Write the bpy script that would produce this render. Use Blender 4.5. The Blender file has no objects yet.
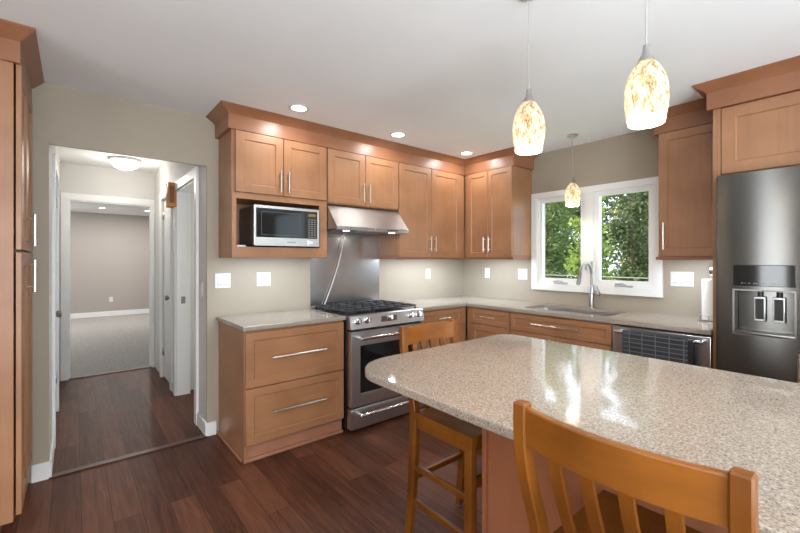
import bpy, bmesh, math, random
from mathutils import Vector, Matrix
import numpy as np

PI = math.pi
R = math.radians
S = bpy.context.scene
COL = S.collection
random.seed(7)

# ------------------------------------------------------------------ camera
cd = bpy.data.cameras.new('camera')
cd.sensor_fit = 'HORIZONTAL'
cd.sensor_width = 36.0
cd.lens = 397.5 / 800 * 36.0
cd.shift_x = -(417.24 - 400) / 800
cd.shift_y = (259.2 - 266.5) / 800
cd.clip_start = 0.02
cam = bpy.data.objects.new('camera', cd)
COL.objects.link(cam)
cam.location = (-3.657, -3.364, 1.3587)
cam.rotation_euler = (R(90), 0, -0.713)
S.camera = cam

# ------------------------------------------------------------------ world, sun, daylight, exposure
S.view_settings.view_transform = 'Standard'
S.view_settings.look = 'None'
S.view_settings.gamma = 1
S.view_settings.use_curve_mapping = False
S.view_settings.exposure = 0.89
w = bpy.data.worlds.new('sky')
S.world = w
w.use_nodes = True
bg = w.node_tree.nodes['Background']
bg.inputs[0].default_value = (0.72, 0.86, 1.0, 1)
bg.inputs[1].default_value = 1.6


def light(name, typ, loc, rot, power, color=(1, 1, 1), size=None, size_y=None, shape=None, spread=None, parent=None):
    l = bpy.data.lights.new(name, typ)
    l.energy = power
    l.color = color
    if typ == 'AREA':
        l.shape = shape or 'RECTANGLE'
        l.size = size
        if size_y:
            l.size_y = size_y
        if spread:
            l.spread = spread
    elif typ == 'POINT':
        l.shadow_soft_size = size
    elif typ == 'SUN':
        l.angle = R(2)
    o = bpy.data.objects.new(name, l)
    COL.objects.link(o)
    o.location = loc
    o.rotation_euler = rot
    if parent:
        o.parent = parent
    return o


light('sun', 'SUN', (0, 0, 12), (R(-42), R(-14), 0), 7.5, (1.0, 0.95, 0.85))
# daylight entering by the two big openings behind the camera
light('daylight_glass_door', 'AREA', (-3.3, -6.98, 1.1), (R(90), 0, 0), 84, (0.86, 0.94, 1.0), 3.2, 2.0)
light('daylight_side_window', 'AREA', (-6.48, -2.25, 1.35), (R(90), 0, R(-90)), 13, (0.93, 0.97, 1.0), 0.32, 1.7)
for ux, uy, up_ in ((-3.3, -5.2, 108),):
    light('ceiling_fill_uplight', 'AREA', (ux, uy, 0.7), (R(180), 0, 0), up_, (0.78, 0.90, 1.0), 1.3, shape='DISK')  # bare unseen uplight added behind the camera to brighten the ceiling
light('daylight_dining_window', 'AREA', (-0.03, -5.9, 1.75), (R(90), 0, R(90)), 6.5, (0.60, 0.82, 1.0), 1.5, 1.2)
light('left_fill_light', 'AREA', (-6.47, -4.9, 1.5), (R(90), 0, R(-90)), 38, (0.90, 0.96, 1.0), 1.8, 1.4)  # unseen area light added on the left to brighten the window wall
light('daylight_carpet_room', 'AREA', (-6.0, 6.0, 1.4), (R(90), 0, R(-90)), 40, (0.95, 0.98, 1.0), 2.4, 1.6)
light('side_room_fill_light', 'AREA', (-1.42, 0.7, 1.4), (R(90), 0, R(90)), 9, (0.95, 0.98, 1.0), 0.8, 1.4)  # area light added inside the side room to lift its dim walls

# ------------------------------------------------------------------ materials


def mat(name):
    m = bpy.data.materials.new(name)
    m.use_nodes = True
    nt = m.node_tree
    return m, nt, nt.nodes['Principled BSDF'], nt.nodes.new, nt.links.new


def plain(name, col, rough=0.5, metal=0.0, coat=0.0, spec=0.5):
    m, nt, b, N, L = mat(name)
    b.inputs['Base Color'].default_value = (*col, 1)
    b.inputs['Roughness'].default_value = rough
    b.inputs['Metallic'].default_value = metal
    b.inputs['Coat Weight'].default_value = coat
    b.inputs['Specular IOR Level'].default_value = spec
    return m


def ramp(nt, stops):
    r = nt.nodes.new('ShaderNodeValToRGB')
    e = r.color_ramp.elements
    while len(e) < len(stops):
        e.new(0.5)
    for k, (p, c) in enumerate(stops):
        e[k].position = p
        e[k].color = (*c, 1)
    return r


def wood(name, c0, c1, axis='z', scale=1.0, rough=0.38, coat=0.06, c2=None):
    m, nt, b, N, L = mat(name)
    tc = N('ShaderNodeTexCoord')
    mp = N('ShaderNodeMapping')
    s = {'z': (26, 26, 1.6), 'x': (1.6, 26, 26), 'y': (26, 1.6, 26)}[axis]
    mp.inputs['Scale'].default_value = [v * scale for v in s]
    L(tc.outputs['Object'], mp.inputs['Vector'])
    n = N('ShaderNodeTexNoise')
    n.inputs['Scale'].default_value = 1.6
    n.inputs['Detail'].default_value = 6
    n.inputs['Roughness'].default_value = 0.6
    n.inputs['Distortion'].default_value = 0.5
    L(mp.outputs[0], n.inputs['Vector'])
    n2 = N('ShaderNodeTexNoise')
    n2.inputs['Scale'].default_value = 3.5
    n2.inputs['Detail'].default_value = 2
    L(tc.outputs['Object'], n2.inputs['Vector'])
    mx = N('ShaderNodeMath')
    mx.operation = 'MULTIPLY_ADD'
    mx.inputs[1].default_value = 0.72
    L(n2.outputs[0], mx.inputs[0])
    m3 = N('ShaderNodeMath')
    m3.operation = 'MULTIPLY'
    m3.inputs[1].default_value = 0.28
    L(n.outputs[0], m3.inputs[0])
    L(m3.outputs[0], mx.inputs[2])
    stops = [(0.34, c0), (0.66, c1)]
    r = ramp(nt, stops)
    L(mx.outputs[0], r.inputs[0])
    L(r.outputs[0], b.inputs['Base Color'])
    b.inputs['Roughness'].default_value = rough
    b.inputs['Coat Weight'].default_value = coat
    b.inputs['Coat Roughness'].default_value = 0.25
    return m


def steel(name, col, rough=0.28, aniso=0.0, rot=0.0, streak='x', noise=True):
    m, nt, b, N, L = mat(name)
    b.inputs['Base Color'].default_value = (*col, 1)
    b.inputs['Metallic'].default_value = 1.0
    tc = N('ShaderNodeTexCoord')
    mp = N('ShaderNodeMapping')
    mp.inputs['Scale'].default_value = {'x': (3, 3, 260), 'z': (260, 260, 3)}[streak]
    L(tc.outputs['Object'], mp.inputs['Vector'])
    n = N('ShaderNodeTexNoise')
    n.inputs['Scale'].default_value = 1.0
    n.inputs['Detail'].default_value = 3
    L(mp.outputs[0], n.inputs['Vector'])
    mr = N('ShaderNodeMapRange')
    mr.inputs['To Min'].default_value = rough - 0.02
    mr.inputs['To Max'].default_value = rough + 0.03
    L(n.outputs[0], mr.inputs['Value'])
    if noise:
        L(mr.outputs[0], b.inputs['Roughness'])
    else:
        b.inputs['Roughness'].default_value = rough
    if aniso:
        t = N('ShaderNodeCombineXYZ')     # brushing direction of the sheet
        t.inputs[2].default_value = 1.0
        L(t.outputs[0], b.inputs['Tangent'])
        b.inputs['Anisotropic'].default_value = aniso
        b.inputs['Anisotropic Rotation'].default_value = rot
    return m


def emit(name, col, strength):
    m, nt, b, N, L = mat(name)
    b.inputs['Base Color'].default_value = (*[min(c, .9) for c in col], 1)
    b.inputs['Emission Color'].default_value = (*col, 1)
    b.inputs['Emission Strength'].default_value = strength
    return m


def paint(name, col, rough=0.6, bump=0.0):
    m, nt, b, N, L = mat(name)
    b.inputs['Roughness'].default_value = rough
    tc = N('ShaderNodeTexCoord')
    n = N('ShaderNodeTexNoise')
    n.inputs['Scale'].default_value = 1.3
    n.inputs['Detail'].default_value = 3
    L(tc.outputs['Object'], n.inputs['Vector'])
    r = ramp(nt, [(0.3, [c * 0.97 for c in col]), (0.7, [min(1, c * 1.03) for c in col])])
    L(n.outputs[0], r.inputs[0])
    L(r.outputs[0], b.inputs['Base Color'])
    if bump:
        n3 = N('ShaderNodeTexNoise')
        n3.inputs['Scale'].default_value = 220
        L(tc.outputs['Object'], n3.inputs['Vector'])
        bp = N('ShaderNodeBump')
        bp.inputs['Strength'].default_value = bump
        bp.inputs['Distance'].default_value = 0.002
        L(n3.outputs[0], bp.inputs['Height'])
        L(bp.outputs[0], b.inputs['Normal'])
    return m


def quartz():
    m, nt, b, N, L = mat('speckled_quartz')
    tc = N('ShaderNodeTexCoord')
    n1 = N('ShaderNodeTexNoise')
    n1.inputs['Scale'].default_value = 170
    n1.inputs['Detail'].default_value = 3
    n1.inputs['Roughness'].default_value = 0.7
    L(tc.outputs['Object'], n1.inputs['Vector'])
    r1 = ramp(nt, [(0.30, (0.085, 0.06, 0.043)), (0.40, (0.255, 0.207, 0.163)), (0.52, (0.33, 0.278, 0.230)),
                   (0.68, (0.45, 0.40, 0.355))])
    L(n1.outputs[0], r1.inputs[0])
    v = N('ShaderNodeTexVoronoi')
    v.inputs['Scale'].default_value = 120
    L(tc.outputs['Object'], v.inputs['Vector'])
    r2 = ramp(nt, [(0.14, (0.28, 0.2, 0.15)), (0.24, (1, 1, 1))])
    L(v.outputs['Distance'], r2.inputs[0])
    mx = N('ShaderNodeMix')
    mx.data_type = 'RGBA'
    mx.blend_type = 'MULTIPLY'
    mx.inputs['Factor'].default_value = 0.4
    L(r1.outputs[0], mx.inputs['A'])
    L(r2.outputs[0], mx.inputs['B'])
    L(mx.outputs['Result'], b.inputs['Base Color'])
    b.inputs['Roughness'].default_value = 0.06
    b.inputs['Specular IOR Level'].default_value = 1.0
    return m


def floor_mat():
    m, nt, b, N, L = mat('dark_wood_planks')
    tc = N('ShaderNodeTexCoord')
    mp = N('ShaderNodeMapping')
    mp.inputs['Rotation'].default_value = (0, 0, R(90))
    L(tc.outputs['Object'], mp.inputs['Vector'])
    br = N('ShaderNodeTexBrick')
    br.offset = 0.37
    br.offset_frequency = 2
    br.inputs['Scale'].default_value = 1
    br.inputs['Brick Width'].default_value = 1.25
    br.inputs['Row Height'].default_value = 0.125
    br.inputs['Mortar Size'].default_value = 0.0018
    br.inputs['Color1'].default_value = (0.0, 0.0, 0.0, 1)
    br.inputs['Color2'].default_value = (1, 1, 1, 1)
    br.inputs['Mortar'].default_value = (0.35, 0.35, 0.35, 1)
    br.inputs['Bias'].default_value = 0
    L(mp.outputs[0], br.inputs['Vector'])
    # grain stretched along the boards (world y), shifted per board
    gm = N('ShaderNodeMapping')
    gm.inputs['Scale'].default_value = (38, 2.2, 1)
    L(tc.outputs['Object'], gm.inputs['Vector'])
    off = N('ShaderNodeVectorMath')
    off.operation = 'MULTIPLY_ADD'
    off.inputs[1].default_value = (7, 13, 5)
    L(br.outputs['Color'], off.inputs[0])
    L(gm.outputs[0], off.inputs[2])
    n = N('ShaderNodeTexNoise')
    n.inputs['Scale'].default_value = 1.2
    n.inputs['Detail'].default_value = 8
    n.inputs['Roughness'].default_value = 0.65
    n.inputs['Distortion'].default_value = 0.6
    L(off.outputs[0], n.inputs['Vector'])
    ad = N('ShaderNodeMix')
    ad.data_type = 'RGBA'
    ad.inputs['Factor'].default_value = 0.24
    L(n.outputs[0], ad.inputs['A'])
    L(br.outputs['Color'], ad.inputs['B'])
    r = ramp(nt, [(0.28, (0.045, 0.016, 0.009)), (0.45, (0.088, 0.032, 0.018)), (0.58, (0.125, 0.047, 0.026)),
                  (0.74, (0.17, 0.07, 0.038))])
    L(ad.outputs['Result'], r.inputs[0])
    mm = N('ShaderNodeMix')
    mm.data_type = 'RGBA'
    L(br.outputs['Fac'], mm.inputs['Factor'])
    L(r.outputs[0], mm.inputs['A'])
    mm.inputs['B'].default_value = (0.042, 0.017, 0.011, 1)
    L(mm.outputs['Result'], b.inputs['Base Color'])
    b.inputs['Roughness'].default_value = 0.42
    b.inputs['Specular IOR Level'].default_value = 0.12
    bp = N('ShaderNodeBump')
    bp.inputs['Strength'].default_value = 0.12
    bp.inputs['Distance'].default_value = 0.003
    L(n.outputs[0], bp.inputs['Height'])
    L(bp.outputs[0], b.inputs['Normal'])
    return m


def carpet_mat():
    m, nt, b, N, L = mat('grey_carpet_pile')
    tc = N('ShaderNodeTexCoord')
    n = N('ShaderNodeTexNoise')
    n.inputs['Scale'].default_value = 28
    n.inputs['Detail'].default_value = 6
    n.inputs['Roughness'].default_value = 0.8
    L(tc.outputs['Object'], n.inputs['Vector'])
    r = ramp(nt, [(0.3, (0.24, 0.225, 0.21)), (0.7, (0.47, 0.44, 0.415))])
    L(n.outputs[0], r.inputs[0])
    L(r.outputs[0], b.inputs['Base Color'])
    b.inputs['Roughness'].default_value = 0.95
    bp = N('ShaderNodeBump')
    bp.inputs['Strength'].default_value = 0.6
    bp.inputs['Distance'].default_value = 0.01
    L(n.outputs[0], bp.inputs['Height'])
    L(bp.outputs[0], b.inputs['Normal'])
    return m


def shade_mat():
    m, nt, b, N, L = mat('mottled_lit_glass')
    tc = N('ShaderNodeTexCoord')
    mp = N('ShaderNodeMapping')
    mp.inputs['Scale'].default_value = (1, 1, 0.42)
    L(tc.outputs['Object'], mp.inputs['Vector'])
    n = N('ShaderNodeTexNoise')
    n.inputs['Scale'].default_value = 58
    n.inputs['Detail'].default_value = 4
    n.inputs['Roughness'].default_value = 0.62
    n.inputs['Distortion'].default_value = 1.4
    L(mp.outputs[0], n.inputs['Vector'])
    r = ramp(nt, [(0.33, (0.20, 0.11, 0.05)), (0.44, (0.46, 0.33, 0.19)), (0.55, (0.78, 0.67, 0.50)), (0.70, (0.95, 0.90, 0.80))])
    L(n.outputs[0], r.inputs[0])
    L(r.outputs[0], b.inputs['Base Color'])
    b.inputs['Roughness'].default_value = 0.15
    tr = N('ShaderNodeBsdfTranslucent')
    L(r.outputs[0], tr.inputs['Color'])
    ms = N('ShaderNodeMixShader')
    ms.inputs[0].default_value = 0.55
    L(b.outputs[0], ms.inputs[1])
    L(tr.outputs[0], ms.inputs[2])
    L(ms.outputs[0], nt.nodes['Material Output'].inputs['Surface'])
    return m


def leaf_mat(name, c0, c1):
    m, nt, b, N, L = mat(name)
    tc = N('ShaderNodeTexCoord')
    n = N('ShaderNodeTexNoise')
    n.inputs['Scale'].default_value = 2.5
    n.inputs['Detail'].default_value = 5
    L(tc.outputs['Object'], n.inputs['Vector'])
    r = ramp(nt, [(0.3, c0), (0.7, c1)])
    L(n.outputs[0], r.inputs[0])
    L(r.outputs[0], b.inputs['Base Color'])
    b.inputs['Roughness'].default_value = 0.55
    tr = N('ShaderNodeBsdfTranslucent')
    L(r.outputs[0], tr.inputs['Color'])
    ms = N('ShaderNodeMixShader')
    ms.inputs[0].default_value = 0.4
    L(b.outputs[0], ms.inputs[1])
    L(tr.outputs[0], ms.inputs[2])
    L(ms.outputs[0], nt.nodes['Material Output'].inputs['Surface'])
    return m


def glass_mat():
    m, nt, b, N, L = mat('window_glass')
    t = N('ShaderNodeBsdfTransparent')
    g = N('ShaderNodeBsdfGlossy')
    g.inputs['Roughness'].default_value = 0.02
    ms = N('ShaderNodeMixShader')
    ms.inputs[0].default_value = 0.012
    L(t.outputs[0], ms.inputs[1])
    L(g.outputs[0], ms.inputs[2])
    L(ms.outputs[0], nt.nodes['Material Output'].inputs['Surface'])
    return m


def towel_mat():
    m, nt, b, N, L = mat('dark_woven_cloth')
    tc = N('ShaderNodeTexCoord')
    mp = N('ShaderNodeMapping')
    mp.inputs['Rotation'].default_value = (R(90), 0, 0)
    L(tc.outputs['Object'], mp.inputs['Vector'])
    br = N('ShaderNodeTexBrick')
    br.offset = 0.0
    br.inputs['Scale'].default_value = 1
    br.inputs['Brick Width'].default_value = 0.082
    br.inputs['Row Height'].default_value = 0.03
    br.inputs['Mortar Size'].default_value = 0.003
    br.inputs['Color1'].default_value = (0.022, 0.022, 0.025, 1)
    br.inputs['Color2'].default_value = (0.036, 0.036, 0.040, 1)
    br.inputs['Mortar'].default_value = (0.10, 0.10, 0.105, 1)
    L(mp.outputs[0], br.inputs['Vector'])
    L(br.outputs['Color'], b.inputs['Base Color'])
    b.inputs['Roughness'].default_value = 0.95
    return m


M = {}
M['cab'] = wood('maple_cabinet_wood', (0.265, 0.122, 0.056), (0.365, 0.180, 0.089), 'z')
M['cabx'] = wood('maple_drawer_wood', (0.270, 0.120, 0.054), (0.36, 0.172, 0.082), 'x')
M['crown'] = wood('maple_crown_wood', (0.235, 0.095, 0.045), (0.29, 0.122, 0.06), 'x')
M['toe'] = wood('maple_toe_wood', (0.31, 0.135, 0.078), (0.37, 0.17, 0.10), 'x')
M['seam'] = plain('dark_gap', (0.05, 0.022, 0.012), 0.8)
M['stool'] = wood('honey_oak_wood', (0.11, 0.031, 0.003), (0.235, 0.077, 0.009), 'z', 0.8, 0.36, 0.03)
M['stoolx'] = wood('honey_oak_rail', (0.125, 0.036, 0.003), (0.255, 0.084, 0.009), 'x', 0.8, 0.36, 0.03)
M['island'] = wood('island_panel_wood', (0.29, 0.105, 0.048), (0.34, 0.13, 0.062), 'z')
M['chime'] = wood('oak_box_wood', (0.42, 0.16, 0.035), (0.55, 0.23, 0.06), 'z')
M['wall'] = paint('greige_wall_paint', (0.36, 0.306, 0.237))
M['farwall'] = paint('far_room_paint', (0.375, 0.335, 0.305))
M['hallwall'] = paint('pale_hall_paint', (0.62, 0.605, 0.575))
M['ceil'] = paint('white_ceiling_paint', (0.86, 0.865, 0.86), 0.8)
M['trim'] = plain('white_trim_paint', (0.80, 0.80, 0.785), 0.35)
M['white'] = plain('white_plastic', (0.68, 0.68, 0.68), 0.35)
M['offwhite'] = plain('grey_white_plastic', (0.46, 0.46, 0.455), 0.4)
M['cordgrey'] = plain('grey_cord', (0.36, 0.36, 0.35), 0.5)
M['paper'] = plain('white_paper', (0.86, 0.86, 0.85), 0.9)
M['steel'] = plain('brushed_steel', (0.58, 0.58, 0.585), 0.30, 1.0)
M['steelb'] = steel('brushed_steel_sheet', (0.50, 0.505, 0.515), 0.22, streak='z')
M['fridge'] = steel('brushed_fridge_steel', (0.14, 0.138, 0.132), 0.21, 1.0, 0.0, noise=False)
M['hoodsteel'] = plain('hood_steel', (0.50, 0.50, 0.505), 0.32, 1.0)
M['chrome'] = plain('polished_metal', (0.72, 0.72, 0.72), 0.14, 1.0)
M['nickel'] = plain('satin_nickel', (0.60, 0.585, 0.56), 0.3, 1.0)
M['faucet'] = plain('brushed_faucet_nickel', (0.42, 0.41, 0.395), 0.3, 1.0)
M['darknickel'] = plain('aged_nickel', (0.30, 0.29, 0.28), 0.35, 1.0)
M['black'] = plain('black_plastic', (0.012, 0.012, 0.013), 0.4)
M['blackgloss'] = plain('black_glass', (0.008, 0.008, 0.009), 0.06)
M['iron'] = plain('cast_iron', (0.028, 0.028, 0.03), 0.5)
M['mwside'] = plain('dark_enamel', (0.045, 0.035, 0.03), 0.4)
M['keys'] = plain('pale_key_print', (0.24, 0.24, 0.22), 0.5)
M['quartz'] = quartz()
M['floor'] = floor_mat()
M['carpet'] = carpet_mat()
M['shade'] = shade_mat()
M['bulb'] = emit('lit_bulb', (1.0, 0.95, 0.86), 6)
M['lens'] = emit('lit_lens', (1.0, 0.96, 0.9), 6)
M['lensfar'] = emit('lit_far_lens', (1.0, 0.97, 0.92), 8)
M['dome'] = emit('lit_dome', (1.0, 0.93, 0.82), 1.3)
M['strip'] = emit('lit_strip', (0.9, 0.95, 1.0), 2)
M['glass'] = glass_mat()
M['towel'] = towel_mat()
M['bark'] = plain('tree_bark', (0.16, 0.105, 0.07), 0.9)
M['lawn'] = paint('lawn_green', (0.10, 0.20, 0.045), 0.9)
M['railpaint'] = plain('pale_fence_paint', (0.34, 0.33, 0.28), 0.8)
LEAF = [leaf_mat('leaf_fresh', (0.17, 0.25, 0.055), (0.33, 0.40, 0.10)),
        leaf_mat('leaf_mid', (0.10, 0.155, 0.045), (0.20, 0.255, 0.08)),
        leaf_mat('leaf_deep', (0.055, 0.085, 0.032), (0.125, 0.155, 0.062)),
        leaf_mat('leaf_autumn', (0.40, 0.26, 0.05), (0.50, 0.42, 0.09))]

# ------------------------------------------------------------------ mesh helpers


class MB:
    def __init__(s):
        s.bm = bmesh.new()

    def box(s, x0, x1, y0, y1, z0, z1, bev=0.0, seg=1):
        bm2 = bmesh.new()
        vs = [bm2.verts.new((x, y, z)) for x in (x0, x1) for y in (y0, y1) for z in (z0, z1)]
        for f in ((0, 1, 3, 2), (4, 6, 7, 5), (0, 4, 5, 1), (2, 3, 7, 6), (0, 2, 6, 4), (1, 5, 7, 3)):
            bm2.faces.new([vs[i] for i in f])
        if bev:
            bmesh.ops.bevel(bm2, geom=bm2.edges[:], offset=bev, segments=seg, profile=0.5, affect='EDGES')
        s.merge(bm2)
        return s

    def merge(s, bm2):
        me = bpy.data.meshes.new('tmp')
        bm2.to_mesh(me)
        bm2.free()
        s.bm.from_mesh(me)
        bpy.data.meshes.remove(me)

    def faces(s, verts, faces):
        vs = [s.bm.verts.new(v) for v in verts]
        for f in faces:
            try:
                s.bm.faces.new([vs[i] for i in f])
            except ValueError:
                pass
        return s

    def loft(s, rings, cap=True, closed_ring=True):
        """rings: list of equal length lists of points"""
        n = len(rings[0])
        vs = [[s.bm.verts.new(p) for p in r] for r in rings]
        for a, b in zip(vs[:-1], vs[1:]):
            for i in range(n if closed_ring else n - 1):
                j = (i + 1) % n
                s.bm.faces.new((a[i], a[j], b[j], b[i]))
        if cap:
            s.bm.faces.new(vs[0])
            s.bm.faces.new(vs[-1])
        return s

    def prism(s, poly, a0, a1, axis='z'):
        f = {'z': lambda u, v, a: (u, v, a), 'x': lambda u, v, a: (a, u, v), 'y': lambda u, v, a: (u, a, v)}[axis]
        return s.loft([[f(u, v, a0) for u, v in poly], [f(u, v, a1) for u, v in poly]])

    def lathe(s, prof, c=(0, 0, 0), n=24, axis='z', cap=True):
        rings = []
        for r, h in prof:
            ring = []
            for k in range(n):
                a = 2 * PI * k / n
                u, v = r * math.cos(a), r * math.sin(a)
                p = {'z': (u, v, h), 'y': (u, h, v), 'x': (h, u, v)}[axis]
                ring.append((p[0] + c[0], p[1] + c[1], p[2] + c[2]))
            rings.append(ring)
        return s.loft(rings, cap)

    def tube(s, pts, r, n=10):
        pts = [Vector(p) for p in pts]
        rs = r if isinstance(r, (list, tuple)) else [r] * len(pts)
        rings = []
        t0 = (pts[1] - pts[0]).normalized()
        up = Vector((0, 0, 1)) if abs(t0.z) < 0.9 else Vector((1, 0, 0))
        nrm = t0.cross(up).normalized()
        for i, p in enumerate(pts):
            if i == 0:
                t = t0
            elif i == len(pts) - 1:
                t = (pts[i] - pts[i - 1]).normalized()
            else:
                t = (pts[i + 1] - pts[i - 1]).normalized()
            nrm = (nrm - t * nrm.dot(t)).normalized()
            bn = t.cross(nrm)
            rings.append([tuple(p + (nrm * math.cos(2 * PI * k / n) + bn * math.sin(2 * PI * k / n)) * rs[i]) for k in range(n)])
        return s.loft(rings)

    def shaker(s, x0, x1, z0, z1, yf, t=0.02, st=0.058, rec=0.008):
        """a framed panel; front at y=yf facing -y"""
        yb = yf + t
        a, b = st, 0.006
        o = [(x0, z0), (x1, z0), (x1, z1), (x0, z1)]
        i1 = [(x0 + a, z0 + a), (x1 - a, z0 + a), (x1 - a, z1 - a), (x0 + a, z1 - a)]
        i2 = [(x0 + a + b, z0 + a + b), (x1 - a - b, z0 + a + b), (x1 - a - b, z1 - a - b), (x0 + a + b, z1 - a - b)]
        c = 0.0025
        oc = [(x0 + c, z0 + c), (x1 - c, z0 + c), (x1 - c, z1 - c), (x0 + c, z1 - c)]
        rings = [[(x, yb, z) for x, z in o], [(x, yf + c, z) for x, z in o], [(x, yf, z) for x, z in oc], [(x, yf, z) for x, z in i1],
                 [(x, yf + rec, z) for x, z in i2]]
        return s.loft(rings)

    def build(s, name, m, parent=None, smooth=True, loc=None, rot=None):
        bmesh.ops.recalc_face_normals(s.bm, faces=s.bm.faces[:])
        me = bpy.data.meshes.new(name)
        s.bm.to_mesh(me)
        s.bm.free()
        me.materials.append(m)
        if smooth:
            me.set_sharp_from_angle(angle=R(32))
            for p in me.polygons:      # flat sides stay flat, only the rounded edges are smoothed
                p.use_smooth = p.area < 0.003 or max(abs(v) for v in p.normal) < 0.9998
        o = bpy.data.objects.new(name, me)
        COL.objects.link(o)
        if parent:
            o.parent = parent
        if loc:
            o.location = loc
        if rot:
            o.rotation_euler = rot
        return o


def B(*a, **k):
    return MB().box(*a, **k)


def tag(o, label, cat, group=None):
    o['label'] = label
    o['category'] = cat
    if group:
        o['group'] = group
    return o


def thing(name, label, cat, loc=(0, 0, 0), rz=0.0, group=None):
    o = bpy.data.objects.new(name, None)
    o.empty_display_size = 0.1
    COL.objects.link(o)
    o.location = loc
    o.rotation_euler = (0, 0, rz)
    return tag(o, label, cat, group)


def struct(name, mb, m, smooth=False):
    o = mb.build(name, m, smooth=smooth)
    o['kind'] = 'structure'
    return o


def copy_tree(o, parent=None):
    c = o.copy()
    COL.objects.link(c)
    if parent:
        c.parent = parent
    for ch in list(o.children):
        copy_tree(ch, c)
    return c


def cells(us, vs, solid, w0, w1, f):
    """a slab of grid cells with holes; f(u,v,w) gives the point"""
    mb = MB()
    bm = mb.bm
    cache = {}

    def V(i, j, k):
        key = (i, j, k)
        if key not in cache:
            cache[key] = bm.verts.new(f(us[i], vs[j], (w0, w1)[k]))
        return cache[key]
    nu, nv = len(us) - 1, len(vs) - 1
    ok = [[solid((us[i] + us[i + 1]) / 2, (vs[j] + vs[j + 1]) / 2) for j in range(nv)] for i in range(nu)]

    def full(i, j):
        return 0 <= i < nu and 0 <= j < nv and ok[i][j]
    for i in range(nu):
        for j in range(nv):
            if not ok[i][j]:
                continue
            for k in (0, 1):
                bm.faces.new((V(i, j, k), V(i + 1, j, k), V(i + 1, j + 1, k), V(i, j + 1, k)))
            for (di, dj, a, b) in ((-1, 0, (i, j), (i, j + 1)), (1, 0, (i + 1, j), (i + 1, j + 1)),
                                   (0, -1, (i, j), (i + 1, j)), (0, 1, (i, j + 1), (i + 1, j + 1))):
                if not full(i + di, j + dj):
                    bm.faces.new((V(*a, 0), V(*b, 0), V(*b, 1), V(*a, 1)))
    return mb


def wall(name, m, axis, w0, w1, u0, u1, z0, z1, holes=()):
    us = sorted({u0, u1, *[h[0] for h in holes], *[h[1] for h in holes]})
    vs = sorted({z0, z1, *[h[2] for h in holes], *[h[3] for h in holes]})
    f = (lambda u, v, ww: (u, ww, v)) if axis == 'y' else (lambda u, v, ww: (ww, u, v))
    return struct(name, cells(us, vs, lambda u, v: not any(h[0] < u < h[1] and h[2] < v < h[3] for h in holes), w0, w1, f), m)


def frame4(x0, x1, z0, z1, y0, y1, wl, wr=None, wt=None, wb=None):
    """a rectangular ring in the xz plane"""
    wr = wl if wr is None else wr
    wt = wl if wt is None else wt
    wb = wl if wb is None else wb
    us = [x0, x0 + wl, x1 - wr, x1]
    vs = [z0, z0 + wb, z1 - wt, z1]
    return cells(us, vs, lambda u, v: not (us[1] < u < us[2] and vs[1] < v < vs[2]), y0, y1, lambda u, v, ww: (u, ww, v))


def sweep(path, prof, m, name, parent=None, cut=None):
    """prof: closed list of (out, z); out is to the right of the path's direction; mitred"""
    P = [Vector(p) for p in path]
    nr = []
    for a, b in zip(P[:-1], P[1:]):
        d = (b - a).normalized()
        nr.append(Vector((d.y, -d.x)))
    rings = []
    for i, p in enumerate(P):
        if i == 0:
            off = nr[0]
        elif i == len(P) - 1:
            off = nr[-1]
        else:
            off = nr[i - 1] + nr[i]
            off = off / (off.dot(nr[i]))
        rings.append([(p.x + off.x * o, p.y + off.y * o, z) for o, z in prof])
    if cut:
        rings = rings[cut[0]:cut[1]]
    return MB().loft(rings).build(name, m, parent)


# ------------------------------------------------------------------ room shell
HX0, HX1 = -3.773, -2.8814
CZ = 2.453
struct('floor', B(-6.62, 0.15, -7.1, 2.6, -0.12, 0), M['floor'])
struct('floor_carpet', B(-6.62, -0.4, 2.6, 8.75, -0.12, 0.004), M['carpet'])
struct('ceiling', B(-6.62, 0.15, -7.1, 0.02, CZ, 2.65), M['ceil'])
struct('ceiling_hall', B(-6.62, -0.4, 0.02, 8.75, 2.44, 2.65), M['ceil'])
wall('wall_back', M['wall'], 'y', 0, 0.02, -6.62, 0.15, 0, CZ, [(HX0, HX1, -1, 3)])
struct('wall_back_header', B(HX0, HX1, 0, 0.02, 2.074, CZ), M['wall'])
wall('wall_right', M['wall'], 'x', 0, 0.15, -7.1, 0.0, 0, CZ, [(-2.155, -1.052, 1.11, 1.985)])
wall('wall_left', M['wall'], 'x', -6.62, -6.5, -7.1, 0, 0, CZ)
wall('wall_front', M['wall'], 'y', -7.12, -7.0, -6.62, 0.15, 0, CZ)
wall('wall_hall_left', M['hallwall'], 'x', HX0 - 0.12, HX0, 0.02, 2.6, 0, 2.44, [(0.57, 1.42, -1, 2.04)])
wall('wall_hall_right', M['hallwall'], 'x', HX1, HX1 + 0.12, 0.02, 2.6, 0, 2.44,
     [(0.35, 1.20, -1, 2.04), (1.47, 2.02, -1, 2.04)])
wall('wall_hall_end', M['hallwall'], 'y', 2.6, 2.72, -6.62, -0.4, 0, 2.44, [(-3.70, -2.91, -1, 2.03)])
wall('wall_carpet_room_far', M['farwall'], 'y', 8.6, 8.72, -6.62, -0.4, 0, 2.44)
wall('wall_carpet_room_left', M['farwall'], 'x', -6.62, -6.5, 2.72, 8.6, 0, 2.44)
wall('wall_carpet_room_right', M['farwall'], 'x', -0.52, -0.4, 2.72, 8.6, 0, 2.44)
wall('wall_side_room_far', M['hallwall'], 'y', 1.30, 1.40, HX1 + 0.12, -0.4, 0, 2.44)
wall('wall_side_room_right', M['hallwall'], 'x', -1.4, -1.3, 0.02, 1.30, 0, 2.44)
wall('wall_closet_back', M['hallwall'], 'x', -2.2, -2.1, 1.40, 2.6, 0, 2.44)
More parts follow.
